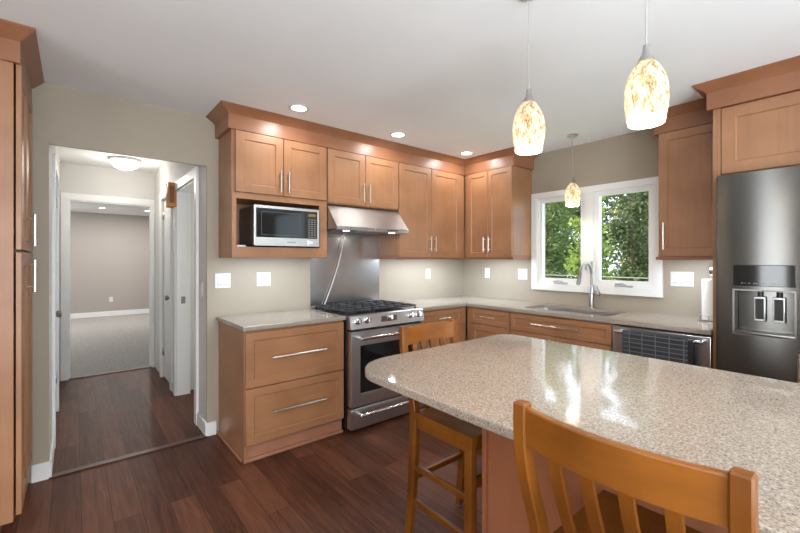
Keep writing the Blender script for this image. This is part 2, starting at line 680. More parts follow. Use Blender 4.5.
wall('wall_left_room_back', M['hallwall'], 'x', -5.0, -4.9, 0.02, 2.6, 0, 2.44)

# ---- trims
n_trim = [0]


def trim(mb, m=None):
    n_trim[0] += 1
    return struct('trim_%d' % n_trim[0], mb, m or M['trim'], smooth=True)


trim(B(HX0, HX1, -0.025, 0.03, 0, 0.008, 0.003), wood('threshold_wood', (0.07, 0.03, 0.018), (0.11, 0.047, 0.028), 'x'))
trim(B(-3.70, -2.91, 2.585, 2.63, 0, 0.012, 0.004), wood('carpet_strip_wood', (0.20, 0.13, 0.09), (0.27, 0.18, 0.13), 'x'))


def baseboard(name, mb):
    return struct(name, mb, M['trim'], smooth=True)


bh = 0.105
baseboard('baseboard_back', cells([0, 1], [0, 1], lambda u, v: True, 0, 1,
          lambda u, v, ww: (-3.85 + u * (HX0 + 0.014 + 3.85), -0.014 * (1 - v), ww * bh)))
baseboard('baseboard_back_right', B(HX1 - 0.014, -2.818, -0.014, 0, 0, bh, 0.003))
baseboard('baseboard_hall_left', B(HX0, HX0 + 0.014, 0, 0.488, 0, bh, 0.003))
baseboard('baseboard_hall_right', B(HX1 - 0.014, HX1, 0, 0.268, 0, bh, 0.003))
baseboard('baseboard_hall_right_far', B(HX1 - 0.014, HX1, 1.285, 1.39, 0, bh, 0.003))
baseboard('baseboard_carpet_room', B(-6.5, -0.52, 8.585, 8.6, 0.004, 0.12, 0.003))


def casing_x(x, sgn, y0, y1, z1, wd=0.078, th=0.018):
    """door casing on a wall at x, projecting sgn"""
    xa, xb = sorted((x, x + sgn * th))
    us = [y0 - wd, y0, y1, y1 + wd]
    vs = [0, z1, z1 + wd]
    return cells(us, vs, lambda u, v: not (us[1] < u < us[2] and v < z1), xa, xb, lambda u, v, ww: (ww, u, v))


trim(casing_x(HX0, 1, 0.57, 1.42, 2.04))
trim(casing_x(HX1, -1, 0.35, 1.20, 2.04))
trim(casing_x(HX1, -1, 1.47, 2.02, 2.04))
us = [-3.765, -3.70, -2.91, -2.845 - 0.04]
trim(cells(us, [0, 2.03, 2.105], lambda u, v: not (us[1] < u < us[2] and v < 2.03), 2.582, 2.6, lambda u, v, ww: (u, ww, v)))
# jambs inside the openings
us2 = [-3.70, -3.685, -2.925, -2.91]
trim(cells(us2, [0.012, 2.015, 2.03], lambda u, v: not (us2[1] < u < us2[2] and v < 2.015), 2.6, 2.72, lambda u, v, ww: (u, ww, v)))
us3 = [0.35, 0.365, 1.185, 1.20]
trim(cells(us3, [0, 2.025, 2.04], lambda u, v: not (us3[1] < u < us3[2] and v < 2.025), HX1, HX1 + 0.12, lambda u, v, ww: (ww, u, v)))

# ---- doors of the hall (panels facing the hall)


def panel_door(name, x, y0, y1, rz, knob_at, hinge_at):
    """closed leaf; local front -y faces the hall"""
    wdt = abs(y1 - y0)
    mb = MB()
    mb.box(-wdt / 2 + 0.003, wdt / 2 - 0.003, 0.0, 0.036, 0.008, 2.03, 0.002)
    for z0, z1 in ((0.22, 0.95), (1.08, 1.9)):
        mb.shaker(-wdt / 2 + 0.11, wdt / 2 - 0.11, z0, z1, -0.004, 0.008, 0.012, 0.003)
    o = mb.build(name, M['trim'], loc=(x, (y0 + y1) / 2, 0), rot=(0, 0, rz))
    o['kind'] = 'structure'
    k = MB()
    k.lathe([(0.031, 0.0), (0.031, -0.006), (0.012, -0.008), (0.011, -0.03), (0.024, -0.036), (0.029, -0.05), (0.022, -0.062), (0.0015, -0.065)], (knob_at, 0, 0.95), 20, 'y')
    k.build('door_knob', M['darknickel'], o)
    for z in (0.30, 1.86):
        h = MB()
        h.tube([(hinge_at, -0.012, z - 0.045), (hinge_at, -0.012, z + 0.045)], 0.007)
        h.box(hinge_at - 0.03, hinge_at + 0.018, -0.008, -0.001, z - 0.045, z + 0.045)
        h.build('door_hinge', M['nickel'], o)
    return o


# left wall door faces +x: local -y -> +x needs rz=+90 (local x -> +y)
panel_door('door_1', HX0 - 0.015, 0.57, 1.42, R(90), -0.425 + 0.08, 0.425 - 0.008)
# right wall closet door faces -x: rz=-90 (local x -> -y)
panel_door('door_2', HX1 + 0.015, 1.47, 2.02, R(-90), 0.275 - 0.07, -0.275 + 0.008)
st = B(HX1 + 0.04, HX1 + 0.075, 1.181, 1.186, 0.915, 0.985, 0.001).build('trim_strike_plate', M['darknickel'])
st['kind'] = 'structure'

# ------------------------------------------------------------------ window (two casements)
WY0, WY1, WZ0, WZ1 = -2.155, -1.052, 1.11, 1.985


def yz(us, vs, solid, x0, x1):
    return cells(us, vs, solid, x0, x1, lambda u, v, ww: (ww, u, v))


def ring_yz(y0, y1, z0, z1, wl, wr, wb, wt, x0, x1):
    us = [y0, y0 + wl, y1 - wr, y1]
    vs = [z0, z0 + wb, z1 - wt, z1]
    return yz(us, vs, lambda u, v: not (us[1] < u < us[2] and vs[1] < v < vs[2]), x0, x1)


trim(ring_yz(WY0 - 0.062, WY1 + 0.062, WZ0 - 0.065, WZ1 + 0.055, 0.064, 0.064, 0.067, 0.057, -0.02, 0.0))


def casement(name, y0, y1):
    fr = ring_yz(y0, y1, WZ0, WZ1, 0.015, 0.015, 0.025, 0.015, 0.0, 0.11)
    o = fr.build(name, M['trim'], smooth=False)
    o['kind'] = 'structure'
    # sash, its bottom rail deeper
    sh = ring_yz(y0 + 0.015, y1 - 0.015, WZ0 + 0.025, WZ1 - 0.015, 0.036, 0.030, 0.032, 0.030, 0.012, 0.06)
    sash = sh.build('window_sash', M['trim'], o, smooth=False)
    B(0.034, 0.038, y0 + 0.049, y1 - 0.043, WZ0 + 0.055, WZ1 - 0.043).build('window_pane', M['glass'], sash)
    cy = (y0 + y1) / 2 - 0.01
    cr = MB()
    cr.box(-0.016, 0.01, cy - 0.075, cy + 0.075, WZ0 + 0.004, WZ0 + 0.02, 0.004)
    cr.tube([(-0.008, cy - 0.02, WZ0 + 0.022), (-0.016, cy + 0.0, WZ0 + 0.032), (-0.016, cy + 0.07, WZ0 + 0.030)], 0.006, 8)
    cr.build('crank_handle', M['offwhite'], o)
    return o


casement('window_1', -1.562, WY1)
casement('window_2', WY0, -1.645)
struct('trim_window_mullion', B(-0.012, 0.115, -1.645, -1.562, WZ0, WZ1, 0.002), M['trim'])
for ys, z in ((-1.577, 1.30), (-1.630, 1.30)):
    lk = MB()
    lk.box(-0.026, -0.0135, ys - 0.010, ys + 0.010, z - 0.04, z + 0.04, 0.003)
    lk.box(-0.036, -0.026, ys - 0.006, ys + 0.006, z - 0.012, z + 0.035, 0.002)
    lk.build('trim_window_latch', M['offwhite'])['kind'] = 'structure'

# ------------------------------------------------------------------ cabinets


def bar_handle(parent, x, z, length, yf, vertical=True, r=0.0058, out=0.032, m=None):
    mb = MB()
    h = length / 2
    y = yf - out
    if vertical:
        mb.tube([(x, y, z - h), (x, y, z + h)], r)
        for s in (-1, 1):
            mb.tube([(x, y, z + s * (h - 0.025)), (x, yf, z + s * (h - 0.025))], r * 0.85, 8)
    else:
        mb.tube([(x - h, y, z), (x + h, y, z)], r)
        for s in (-1, 1):
            mb.tube([(x + s * (h - 0.03), y, z), (x + s * (h - 0.03), yf, z)], r * 0.85, 8)
    return mb.build('handle', m or M['nickel'], parent)


def door(cab, x0, x1, z0, z1, yf, hx=None, hz=None, hl=0.155, st=0.058):
    d = MB().shaker(x0, x1, z0, z1, yf, 0.02, st).build('door', M['cab'], cab)
    if hx is not None:
        bar_handle(d, hx, hz, hl, yf)
    return d


def drawer(cab, x0, x1, z0, z1, yf, hl=None, name='drawer', st=0.055, hz=None):
    d = MB().shaker(x0, x1, z0, z1, yf, 0.02, st).build(name, M['cabx'], cab)
    if hl:
        bar_handle(d, (x0 + x1) / 2, hz if hz else (z0 + z1) / 2 + 0.005, hl, yf, False)
    return d


A_ = 0.0            # rotation for the range wall
B_ = R(-90)         # rotation for the window wall (local x -> -y, local -y -> -x)
UD = 0.33           # upper depth
YF = -0.352         # upper door front

# microwave cabinet: local x 0..0.755
c = thing('upper_cabinet', 'maple wall cabinet with two doors above an open microwave niche', 'cabinet', (-2.80, 0, 1.37), A_)
mb = MB()
W_ = 0.753
mb.box(0, 0.03, -UD, -0.002, 0, 0.935, 0.0015)
mb.box(W_ - 0.03, W_, -UD, -0.002, 0, 0.935, 0.0015)
mb.box(0.03, W_ - 0.03, -UD, -0.002, 0.035, 0.078, 0.0015)
mb.box(0.03, W_ - 0.03, -UD, -0.002, 0.43, 0.935, 0.0015)
mb.box(0.03, W_ - 0.03, -0.02, -0.002, 0.078, 0.43)
mb.build('body', M['cab'], c)
mb = MB()
mb.box(-0.0, W_, -UD - 0.012, -UD, 0.43, 0.475, 0.0015)
mb.box(0, 0.032, -UD - 0.012, -UD, 0.08, 0.43, 0.0015)
mb.box(W_ - 0.068, W_, -UD - 0.012, -UD, 0.08, 0.43, 0.0015)
mb.box(0, W_, -UD - 0.012, -UD, 0.0, 0.08, 0.0015)
mb.build('face_frame', M['cabx'], c)
door(c, 0.024, 0.376, 0.478, 0.922, YF, 0.376 - 0.03, 0.585, 0.165)
door(c, 0.380, 0.745, 0.478, 0.922, YF, 0.380 + 0.03, 0.585, 0.165)

# cabinet over the hood
c = thing('upper_cabinet', 'short two-door maple wall cabinet above the steel range hood', 'cabinet', (-2.045, 0, 1.83), A_)
B(0.001, 0.760, -UD, -0.002, 0, 0.475, 0.0015).build('body', M['cab'], c)
door(c, 0.006, 0.376, 0.008, 0.462, YF, 0.376 - 0.03, 0.12, 0.165)
door(c, 0.380, 0.755, 0.008, 0.462, YF, 0.380 + 0.03, 0.12, 0.165)

# tall pair to the corner (carcass runs into the corner)
c = thing('upper_cabinet', 'tall two-door maple wall cabinet between the range hood and the corner', 'cabinet', (-1.283, 0, 1.37), A_)
B(0.001, 0.949, -UD, -0.002, 0.03, 0.935, 0.0015).build('body', M['cab'], c)
door(c, 0.006, 0.428, 0.008, 0.922, YF, 0.428 - 0.03, 0.145)
door(c, 0.432, 0.862, 0.008, 0.922, YF, 0.432 + 0.03, 0.145)
B(0.866, 0.926, YF + 0.006, -UD, 0, 0.92, 0.001).build('filler', M['cab'], c)
B(0.0, 0.93, -UD - 0.004, -UD + 0.018, -0.014, 0.03, 0.001).box(0.0, 0.018, -UD + 0.018, -0.002, -0.012, 0.03).build('light_rail', M['crown'], c)

# window wall pair: origin on the window wall at the corner, local x runs toward the sink (-y)
c = thing('upper_cabinet', 'two-door maple wall cabinet between the corner and the window', 'cabinet', (0, 0, 1.37), B_)
B(0.335, 0.985, -UD, -0.002, 0.03, 0.935, 0.0015).build('body', M['cab'], c)
door(c, 0.396, 0.674, 0.008, 0.922, YF, 0.674 - 0.032, 0.145, st=0.05)
door(c, 0.678, 0.982, 0.008, 0.922, YF, 0.678 + 0.032, 0.145, st=0.05)
B(0.36, 0.393, YF + 0.008, -UD, 0, 0.92, 0.001).build('filler', M['cab'], c)
B(0.34, 0.985, -UD - 0.004, -UD + 0.018, -0.014, 0.03, 0.001).box(0.967, 0.985, -UD + 0.018, -0.002, -0.014, 0.03).build('light_rail', M['crown'], c)

# single upper right of the window
c = thing('upper_cabinet', 'single-door maple wall cabinet between the window and the refrigerator', 'cabinet', (0, -2.292, 1.37), B_)
B(0, 0.396, -UD, -0.002, 0.03, 0.935, 0.0015).build('body', M['cab'], c)
door(c, 0.005, 0.392, 0.008, 0.922, YF, 0.045, 0.16, 0.2)
B(-0.012, 0.396, -UD - 0.028, -UD + 0.018, -0.016, 0.006, 0.002).box(0, 0.396, -UD, -UD + 0.016, 0.0, 0.03).box(-0.008, 0.016, -UD + 0.018, -0.002, -0.012, 0.03).build('light_rail', M['crown'], c)

# cabinet over the fridge with its tall side panels
c = thing('refrigerator_cabinet', 'deep maple cabinet with tall side panels enclosing the refrigerator', 'cabinet', (0, -2.69, 0), B_)
B(0.022, 0.952, -0.60, -0.002, 1.878, 2.305, 0.0015).build('body', M['cab'], c)
B(0.0, 0.022, -0.622, -0.002, 0, 2.305, 0.0015).build('side_panel', M['cab'], c)
B(0.952, 0.974, -0.622, -0.002, 0, 2.305, 0.0015).build('side_panel', M['cab'], c)
B(0.022, 0.040, -0.622, -0.60, 1.878, 2.305, 0.001).build('filler', M['cab'], c)
door(c, 0.043, 0.487, 1.884, 2.292, -0.622, 0.487 - 0.035, 1.99, st=0.07)
door(c, 0.491, 0.935, 1.884, 2.292, -0.622, 0.491 + 0.035, 1.99, st=0.07)

# crown mouldings
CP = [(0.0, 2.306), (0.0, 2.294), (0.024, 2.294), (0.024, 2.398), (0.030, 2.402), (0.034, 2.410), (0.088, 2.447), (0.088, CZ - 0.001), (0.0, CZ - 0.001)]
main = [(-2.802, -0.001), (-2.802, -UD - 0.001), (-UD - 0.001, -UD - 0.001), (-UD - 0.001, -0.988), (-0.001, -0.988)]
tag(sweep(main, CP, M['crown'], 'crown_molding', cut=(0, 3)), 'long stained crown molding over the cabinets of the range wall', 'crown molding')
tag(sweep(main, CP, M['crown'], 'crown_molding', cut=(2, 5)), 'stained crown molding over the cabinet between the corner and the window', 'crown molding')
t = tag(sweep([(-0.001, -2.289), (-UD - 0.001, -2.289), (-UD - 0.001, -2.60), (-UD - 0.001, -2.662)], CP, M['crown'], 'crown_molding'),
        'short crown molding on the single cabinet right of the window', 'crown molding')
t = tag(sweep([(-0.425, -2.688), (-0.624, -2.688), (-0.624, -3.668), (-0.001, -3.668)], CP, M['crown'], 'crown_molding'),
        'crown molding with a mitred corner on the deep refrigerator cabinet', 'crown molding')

# ---- base cabinets
BF = -0.637
c = thing('base_cabinet', 'maple base cabinet with two deep drawers left of the range', 'cabinet', (-2.80, 0, 0), A_)
mb = B(0, 0.02, -0.615, -0.002, 0, 0.883, 0.0015)
mb.box(0.02, 0.745, -0.615, -0.002, 0.105, 0.883, 0.0015)
mb.build('body', M['cab'], c)
drawer(c, 0.004, 0.742, 0.497, 0.868, BF, 0.41, hz=0.686)
drawer(c, 0.004, 0.742, 0.116, 0.491, BF, 0.41, hz=0.315)
B(0.02, 0.745, -0.60, -0.58, 0, 0.105, 0.001).build('toe_kick', M['toe'], c)
sm = MB().box(-0.016, 0, -0.625, -0.002, 0, 0.022, 0.004).box(-0.016, 0.745, -0.625, -0.60, 0, 0.022, 0.004)
sm.build('shoe_molding', M['toe'], c)

c = thing('base_cabinet', 'maple base cabinet between the range and the inside corner', 'cabinet', (-1.272, 0, 0), A_)
B(0, 0.65, -0.615, -0.002, 0.105, 0.883, 0.0015).build('body', M['cab'], c)
drawer(c, 0.01, 0.575, 0.712, 0.868, BF, 0.16, st=0.04)
door(c, 0.01, 0.575, 0.116, 0.706, BF, 0.06, 0.6)
B(0.578, 0.628, BF + 0.006, -0.615, 0.105, 0.878, 0.001).build('filler', M['cab'], c)
B(0, 0.6, -0.56, -0.54, 0, 0.105, 0.001).build('toe_kick', M['toe'], c)

c = thing('base_cabinet', 'maple drawer base between the inside corner and the sink cabinet', 'cabinet', (0, 0, 0), B_)
B(0.624, 1.165, -0.615, -0.002, 0.105, 0.883, 0.0015).build('body', M['cab'], c)
B(0.642, 0.688, BF + 0.006, -0.615, 0.105, 0.878, 0.001).build('filler', M['cab'], c)
drawer(c, 0.692, 1.16, 0.722, 0.868, BF, 0.17, st=0.04)
drawer(c, 0.692, 1.16, 0.42, 0.716, BF, 0.17)
drawer(c, 0.692, 1.16, 0.116, 0.414, BF, 0.17)
B(0.64, 1.165, -0.56, -0.54, 0, 0.105, 0.001).build('toe_kick', M['toe'], c)

c = thing('sink_cabinet', 'maple sink base cabinet with a long bar handle under the window', 'cabinet', (0, -1.168, 0), B_)
sb = cells([0, 0.02, 0.89, 0.91], [-0.615, -0.59, -0.025, -0.002], lambda u, v: u < 0.02 or u > 0.89 or v < -0.59 or v > -0.025, 0.105, 0.883,
           lambda u, v, ww: (u, v, ww))
sb.box(0.02, 0.89, -0.59, -0.025, 0.105, 0.125)
sb.build('body', M['cab'], c, smooth=False)
drawer(c, 0.004, 0.906, 0.717, 0.868, BF, 0.43, 'false_drawer', st=0.04)
door(c, 0.004, 0.452, 0.116, 0.711, BF, 0.452 - 0.035, 0.61)
door(c, 0.458, 0.906, 0.116, 0.711, BF, 0.458 + 0.035, 0.61)
B(0, 0.91, -0.56, -0.54, 0, 0.105, 0.001).build('toe_kick', M['toe'], c)

# ---- countertops
ZT = 0.914
mb = MB()
mb.box(-2.817, -2.047, -0.652, -0.002, ZT - 0.03, ZT, 0.004, 2)
tag(mb.build('countertop', M['quartz']), 'speckled beige stone countertop on the drawer cabinet left of the range', 'countertop')
SX0, SX1, SY0, SY1 = -0.515, -0.125, -2.0, -1.21
xs = [-1.272, -0.652, SX0, SX1, -0.002]
ys_ = [-2.688, SY0, SY1, -0.652, -0.002]
ct = cells(xs, ys_, lambda u, v: (v > -0.652 or u > -0.652) and not (SX0 < u < SX1 and SY0 < v < SY1), ZT - 0.03, ZT, lambda u, v, ww: (u, v, ww))
bmesh.ops.recalc_face_normals(ct.bm, faces=ct.bm.faces[:])
ed = [e for e in ct.bm.edges if len(e.link_faces) == 2 and e.link_faces[0].normal.dot(e.link_faces[1].normal) < 0.3]
bmesh.ops.bevel(ct.bm, geom=ed, offset=0.003, segments=2, affect='EDGES')
tag(ct.build('countertop', M['quartz']), 'L-shaped speckled stone countertop holding the sink, from the range round to the refrigerator', 'countertop')

# ---- sink and faucet


def rrect(x0, x1, y0, y1, r, n=6):
    pts = []
    for (cx, cy, a0) in ((x1 - r, y1 - r, 0), (x0 + r, y1 - r, 90), (x0 + r, y0 + r, 180), (x1 - r, y0 + r, 270)):
        for k in range(n + 1):
            a = R(a0 + 90 * k / n)
            pts.append((cx + r * math.cos(a), cy + r * math.sin(a)))
    return pts


sk = thing('sink', 'undermount stainless sink basin below the window', 'sink', (0, 0, 0))
zt = ZT - 0.031
r0 = rrect(SX0 - 0.012, SX1 + 0.012, SY0 - 0.012, SY1 + 0.012, 0.04)
r1 = rrect(SX0 + 0.004, SX1 - 0.004, SY0 + 0.004, SY1 - 0.004, 0.05)
r2 = rrect(SX0 + 0.012, SX1 - 0.012, SY0 + 0.012, SY1 - 0.012, 0.05)
r3 = rrect(SX0 + 0.03, SX1 - 0.03, SY0 + 0.03, SY1 - 0.03, 0.05)
mb = MB()
rings = [[(x, y, z) for x, y in r] for r, z in ((r0, zt - 0.004), (r0, zt), (r1, zt), (r2, 0.70), (r3, 0.685))]
mb.loft(rings, cap=False)
fl = [mb.bm.verts.new((x, y, 0.685)) for x, y in r3]
mb.bm.faces.new(fl)
mb.build('basin', M['steel'], sk)
MB().lathe([(0.045, 0.686), (0.045, 0.689), (0.03, 0.6895), (0.03, 0.687), (0.002, 0.687)], (-0.32, -1.6, 0), 20).build('drain', M['chrome'], sk)

fx, fy = -0.062, -1.652
f = thing('faucet', 'brushed nickel gooseneck pull-down faucet behind the sink', 'faucet', (fx, fy, ZT))
mb = MB()
mb.lathe([(0.029, 0), (0.029, 0.006), (0.022, 0.012), (0.0215, 0.20), (0.018, 0.206)], n=20)
mb.build('base', M['faucet'], f)
pts = [(0, 0, 0.19), (0, 0, 0.30)]
for k in range(1, 13):
    a = PI * k / 12 * 0.93
    pts.append((-0.108 + 0.108 * math.cos(a), 0, 0.30 + 0.108 * math.sin(a)))
MB().tube(pts, 0.0125, 14).build('spout', M['faucet'], f)
e = Vector(pts[-1])
dr = (Vector(pts[-1]) - Vector(pts[-2])).normalized()
MB().tube([e - dr * 0.01, e + dr * 0.02, e + dr * 0.085, e + dr * 0.108], [0.013, 0.0165, 0.0185, 0.016], 14).build('spray_head', M['darknickel'], f)
lv = MB()
lv.tube([(0, -0.015, 0.135), (0, -0.075, 0.135)], 0.016, 12)
lv.tube([(0, -0.064, 0.135), (-0.006, -0.068, 0.15), (-0.012, -0.052, 0.205)], [0.008, 0.007, 0.005], 10)
lv.build('lever', M['faucet'], f)

# ------------------------------------------------------------------ dishwasher and towel
d = thing('dishwasher', 'stainless dishwasher with a towel bar handle right of the sink cabinet', 'dishwasher', (0, -2.083, 0), B_)
B(0.002, 0.604, -0.60, -0.01, 0.10, 0.88).build('body', M['black'], d)
B(0.004, 0.602, -0.642, -0.602, 0.115, 0.868, 0.004, 2).build('door', M['steel'], d)
B(0.002, 0.604, -0.56, -0.54, 0.0, 0.10).build('toe_kick', M['black'], d)
h = MB()
h.tube([(0.041, -0.70, 0.838), (0.574, -0.70, 0.838)], 0.0115, 14)
h.build('handle', M['chrome'], d)
for x in (0.055, 0.56):
    h = MB()
    h.tube([(x, -0.70, 0.838), (x, -0.642, 0.838)], 0.010, 12)
    h.build('handle_post', M['chrome'], d)
# towel folded over the bar
tw = thing('dish_towel', 'dark woven dish towel hung over the dishwasher handle', 'towel', (-0.70, -2.395, 0.838), B_)


def towel_sheet(x0, x1, zf, zb, rr, wob):
    mb = MB()
    prof = []
    for k in range(13):
        prof.append((-rr, -zf + zf * k / 12))
    for k in range(1, 8):
        a = PI - PI * k / 8
        prof.append((rr * math.cos(a), rr * math.sin(a)))
    for k in range(11):
        prof.append((rr, -zb * k / 10))
    nx = 22
    for th in (0, 1):
        pass
    outer, inner = [], []
    for i in range(nx + 1):
        x = x0 + (x1 - x0) * i / nx
        ro, ri = [], []
        for (y, z) in prof:
            dz = min(1, max(0, -z / 0.35))
            wv = wob * dz * math.sin(x * 34 + 1.3) + wob * 0.5 * dz * math.sin(x * 71)
            ln = math.hypot(y, max(z, 0)) or 1
            ny, nz = (y / ln, max(z, 0) / ln)
            ro.append((x, y + wv * (1 if y < 0 else 0.3), z))
            ri.append((x, y - ny * 0.003 + wv * (1 if y < 0 else 0.3), z - nz * 0.003))
        outer.append(ro)
        inner.append(ri)
    rings = [o_ + i_[::-1] for o_, i_ in zip(outer, inner)]
    mb.loft(rings)
    return mb


towel_sheet(-0.212, 0.185, 0.42, 0.36, 0.0165, 0.004).build('towel_cloth', M['towel'], tw)
towel_sheet(0.187, 0.215, 0.44, 0.38, 0.0155, 0.003).build('folded_edge', M['black'], tw)

# ------------------------------------------------------------------ refrigerator
f = thing('refrigerator', 'dark brushed steel side-by-side refrigerator with water dispenser', 'refrigerator', (0, -2.728, 0), B_)
B(0.002, 0.898, -0.66, -0.03, 0.02, 1.845, 0.004).build('body', plain('grey_enamel', (0.12, 0.12, 0.125), 0.5), f)
# freezer door with a dispenser recess
DX0, DX1 = 0.088, 0.352
us = [0.003, DX0, DX1, 0.393]
vs = [0.06, 0.928, 1.182, 1.856]
dd = cells(us, vs, lambda u, v: not (DX0 < u < DX1 and 0.928 < v < 1.182), -0.74, -0.665, lambda u, v, ww: (u, ww, v))
bmesh.ops.recalc_face_normals(dd.bm, faces=dd.bm.faces[:])
ed = [e for e in dd.bm.edges if len(e.link_faces) == 2 and e.link_faces[0].normal.dot(e.link_faces[1].normal) < 0.3
      and all(not (DX0 - .001 < vv.co.x < DX1 + .001) for vv in e.verts)]
bmesh.ops.bevel(dd.bm, geom=ed, offset=0.008, segments=3, affect='EDGES')
fd = dd.build('freezer_door', M['fridge'], f)
p = frame4(DX0 - 0.004, DX1 + 0.004, 0.924, 1.186, -0.744, -0.735, 0.008).build('dispenser_frame', M['darknickel'], fd)
rc = MB()
rc.box(DX0, DX1, -0.672, -0.666, 0.928, 1.182)
rc.build('dispenser_back', M['fridge'], fd)
B(DX0 + 0.002, DX1 - 0.002, -0.752, -0.68, 0.93, 0.945, 0.003).build('drip_tray', M['darknickel'], fd)
for x in (0.199, 0.281):
    pd = B(x - 0.026, x + 0.026, -0.705, -0.69, 1.005, 1.145, 0.004, 2).build('paddle', M['steel'], fd)
    B(x - 0.019, x + 0.019, -0.709, -0.704, 1.018, 1.135, 0.002).build('pad', M['black'], pd)
    MB().tube([(x, -0.69, 1.13), (x, -0.69, 1.178)], 0.012, 12).build('nozzle', M['black'], fd)
cp = B(DX0 - 0.001, DX1 + 0.001, -0.7435, -0.735, 1.206, 1.326, 0.003, 2).build('control_panel', M['blackgloss'], fd)
ic = MB()
for x, l in ((0.128, 0.010), (0.142, 0.005), (0.160, 0.010), (0.187, 0.020), (0.222, 0.012), (0.237, 0.006), (0.256, 0.011), (0.268, 0.004), (0.284, 0.022), (0.307, 0.010)):
    ic.box(x - l / 2, x + l / 2, -0.7442, -0.7434, 1.220, 1.2235)
ic.build('control_icons', M['keys'], cp, smooth=False)
mb = MB().box(0.397, 0.897, -0.74, -0.665, 0.06, 1.856, 0.008, 3)
rd = mb.build('refrigerator_door', M['fridge'], f)
for par, x in ((fd, 0.372), (rd, 0.425)):
    h = MB()
    h.tube([(x, -0.79, 0.55), (x, -0.79, 0.86)], 0.011, 12)
    for z in (0.58, 0.83):
        h.tube([(x, -0.79, z), (x, -0.74, z)], 0.009, 10)
    h.build('handle', M['nickel'], par)
B(0.01, 0.89, -0.68, -0.64, 0.0, 0.058, 0.003).build('base_grille', M['black'], f)

# ------------------------------------------------------------------ range
r = thing('range', 'stainless slide-in gas range with a black glass oven door', 'range', (-1.6595, 0, 0), A_)
hw = 0.3795
mb = B(-hw, hw, -0.64, -0.02, 0.02, 0.895, 0.002)
for sx in (-1, 1):
    for y in (-0.58, -0.08):
        mb.tube([(sx * 0.33, y, 0), (sx * 0.33, y, 0.03)], 0.018, 10)
mb.build('body', M['black'], r)
B(-hw, hw, -0.645, -0.02, 0.895, 0.912, 0.004, 2).build('cooktop', M['blackgloss'], r)
B(-hw, hw, -0.055, -0.012, 0.912, 0.932, 0.004, 2).build('rear_vent', M['steel'], r)
# control panel, slightly sloped
mb = MB()
prof = [(-0.645, 0.915), (-0.672, 0.918), (-0.692, 0.912), (-0.712, 0.812), (-0.645, 0.805)]
mb.prism(prof, -hw, hw, 'x')
cp = mb.build('control_panel', M['steel'], r)
for kx in (-0.315, -0.225, -0.003, 0.222, 0.312):
    kb = MB()
    kb.lathe([(0.027, 0.0), (0.027, -0.006), (0.0225, -0.008), (0.0205, -0.036), (0.018, -0.040), (0.001, -0.040)], (0, 0, 0), 20, 'y')
    kb.box(-0.004, 0.004, -0.046, -0.01, -0.02, 0.02, 0.002)
    kb.build('knob', M['chrome'], cp, loc=(kx, -0.7005, 0.872), rot=(R(-11), 0, 0))
B(-0.09, 0.075, -0.7085, -0.7015, 0.845, 0.892, 0.002).build('display', M['darknickel'], cp).rotation_euler = (0, 0, 0)
# oven door: ring with glass
dr = frame4(-hw + 0.003, hw - 0.003, 0.203, 0.793, -0.712, -0.645, 0.085, 0.085, 0.115, 0.10)
bmesh.ops.recalc_face_normals(dr.bm, faces=dr.bm.faces[:])
ed = [e for e in dr.bm.edges if len(e.link_faces) == 2 and e.link_faces[0].normal.dot(e.link_faces[1].normal) < 0.3]
bmesh.ops.bevel(dr.bm, geom=ed, offset=0.004, segments=2, affect='EDGES')
od = dr.build('oven_door', M['steel'], r)
B(-hw + 0.086, hw - 0.086, -0.706, -0.66, 0.302, 0.68).build('oven_window', M['blackgloss'], od)
h = MB()
h.tube([(-0.325, -0.765, 0.742), (0.325, -0.765, 0.742)], 0.0125, 14)
for sx in (-1, 1):
    h.tube([(sx * 0.305, -0.765, 0.742), (sx * 0.305, -0.71, 0.742)], 0.011, 10)
h.build('handle', M['chrome'], od)
bd = frame4(0.075, 0.20, 0.232, 0.264, -0.7145, -0.711, 0.003).build('badge', M['chrome'], od, smooth=False)
B(0.09, 0.185, -0.7142, -0.711, 0.245, 0.251).build('badge_print', M['darknickel'], bd)
wd = B(-hw + 0.003, hw - 0.003, -0.712, -0.645, 0.03, 0.193, 0.004, 2).build('warming_drawer', M['steel'], r)
h = MB()
h.tube([(-0.325, -0.765, 0.148), (0.325, -0.765, 0.148)], 0.0125, 14)
for sx in (-1, 1):
    h.tube([(sx * 0.305, -0.765, 0.148), (sx * 0.305, -0.71, 0.148)], 0.011, 10)
h.build('handle', M['chrome'], wd)
for gx in (-0.245, 0.0, 0.245):
    g = MB()
    a, b2 = gx - 0.118, gx + 0.118
    y0, y1 = -0.622, -0.075
    z0, z1 = 0.934, 0.948
    for x in (a, b2 - 0.012):
        g.box(x, x + 0.012, y0, y1, z0, z1, 0.002)
    for y in (y0, -0.352, y1 - 0.012):
        g.box(a, b2, y, y + 0.012, z0, z1, 0.002)
    for y in (-0.49, -0.21):
        g.box(a, b2, y - 0.005, y + 0.005, z0, z1 + 0.002, 0.002)
    for dx in (-0.045, 0.045):
        g.box(gx + dx - 0.005, gx + dx + 0.005, y0, y1, z0, z1 + 0.002, 0.002)
    for x in (a + 0.002, b2 - 0.014):
        for y in (y0 + 0.002, -0.35, y1 - 0.014):
            g.box(x, x + 0.010, y, y + 0.010, 0.912, z0 + 0.002)
    g.build('grate', M['iron'], r)
for bx, by in ((-0.245, -0.49), (-0.245, -0.21), (0.0, -0.35), (0.245, -0.49), (0.245, -0.21)):
    MB().lathe([(0.048, 0.912), (0.048, 0.918), (0.036, 0.921), (0.036, 0.928), (0.030, 0.931), (0.001, 0.931)], (bx, by, 0), 20).build('burner', M['iron'], r)

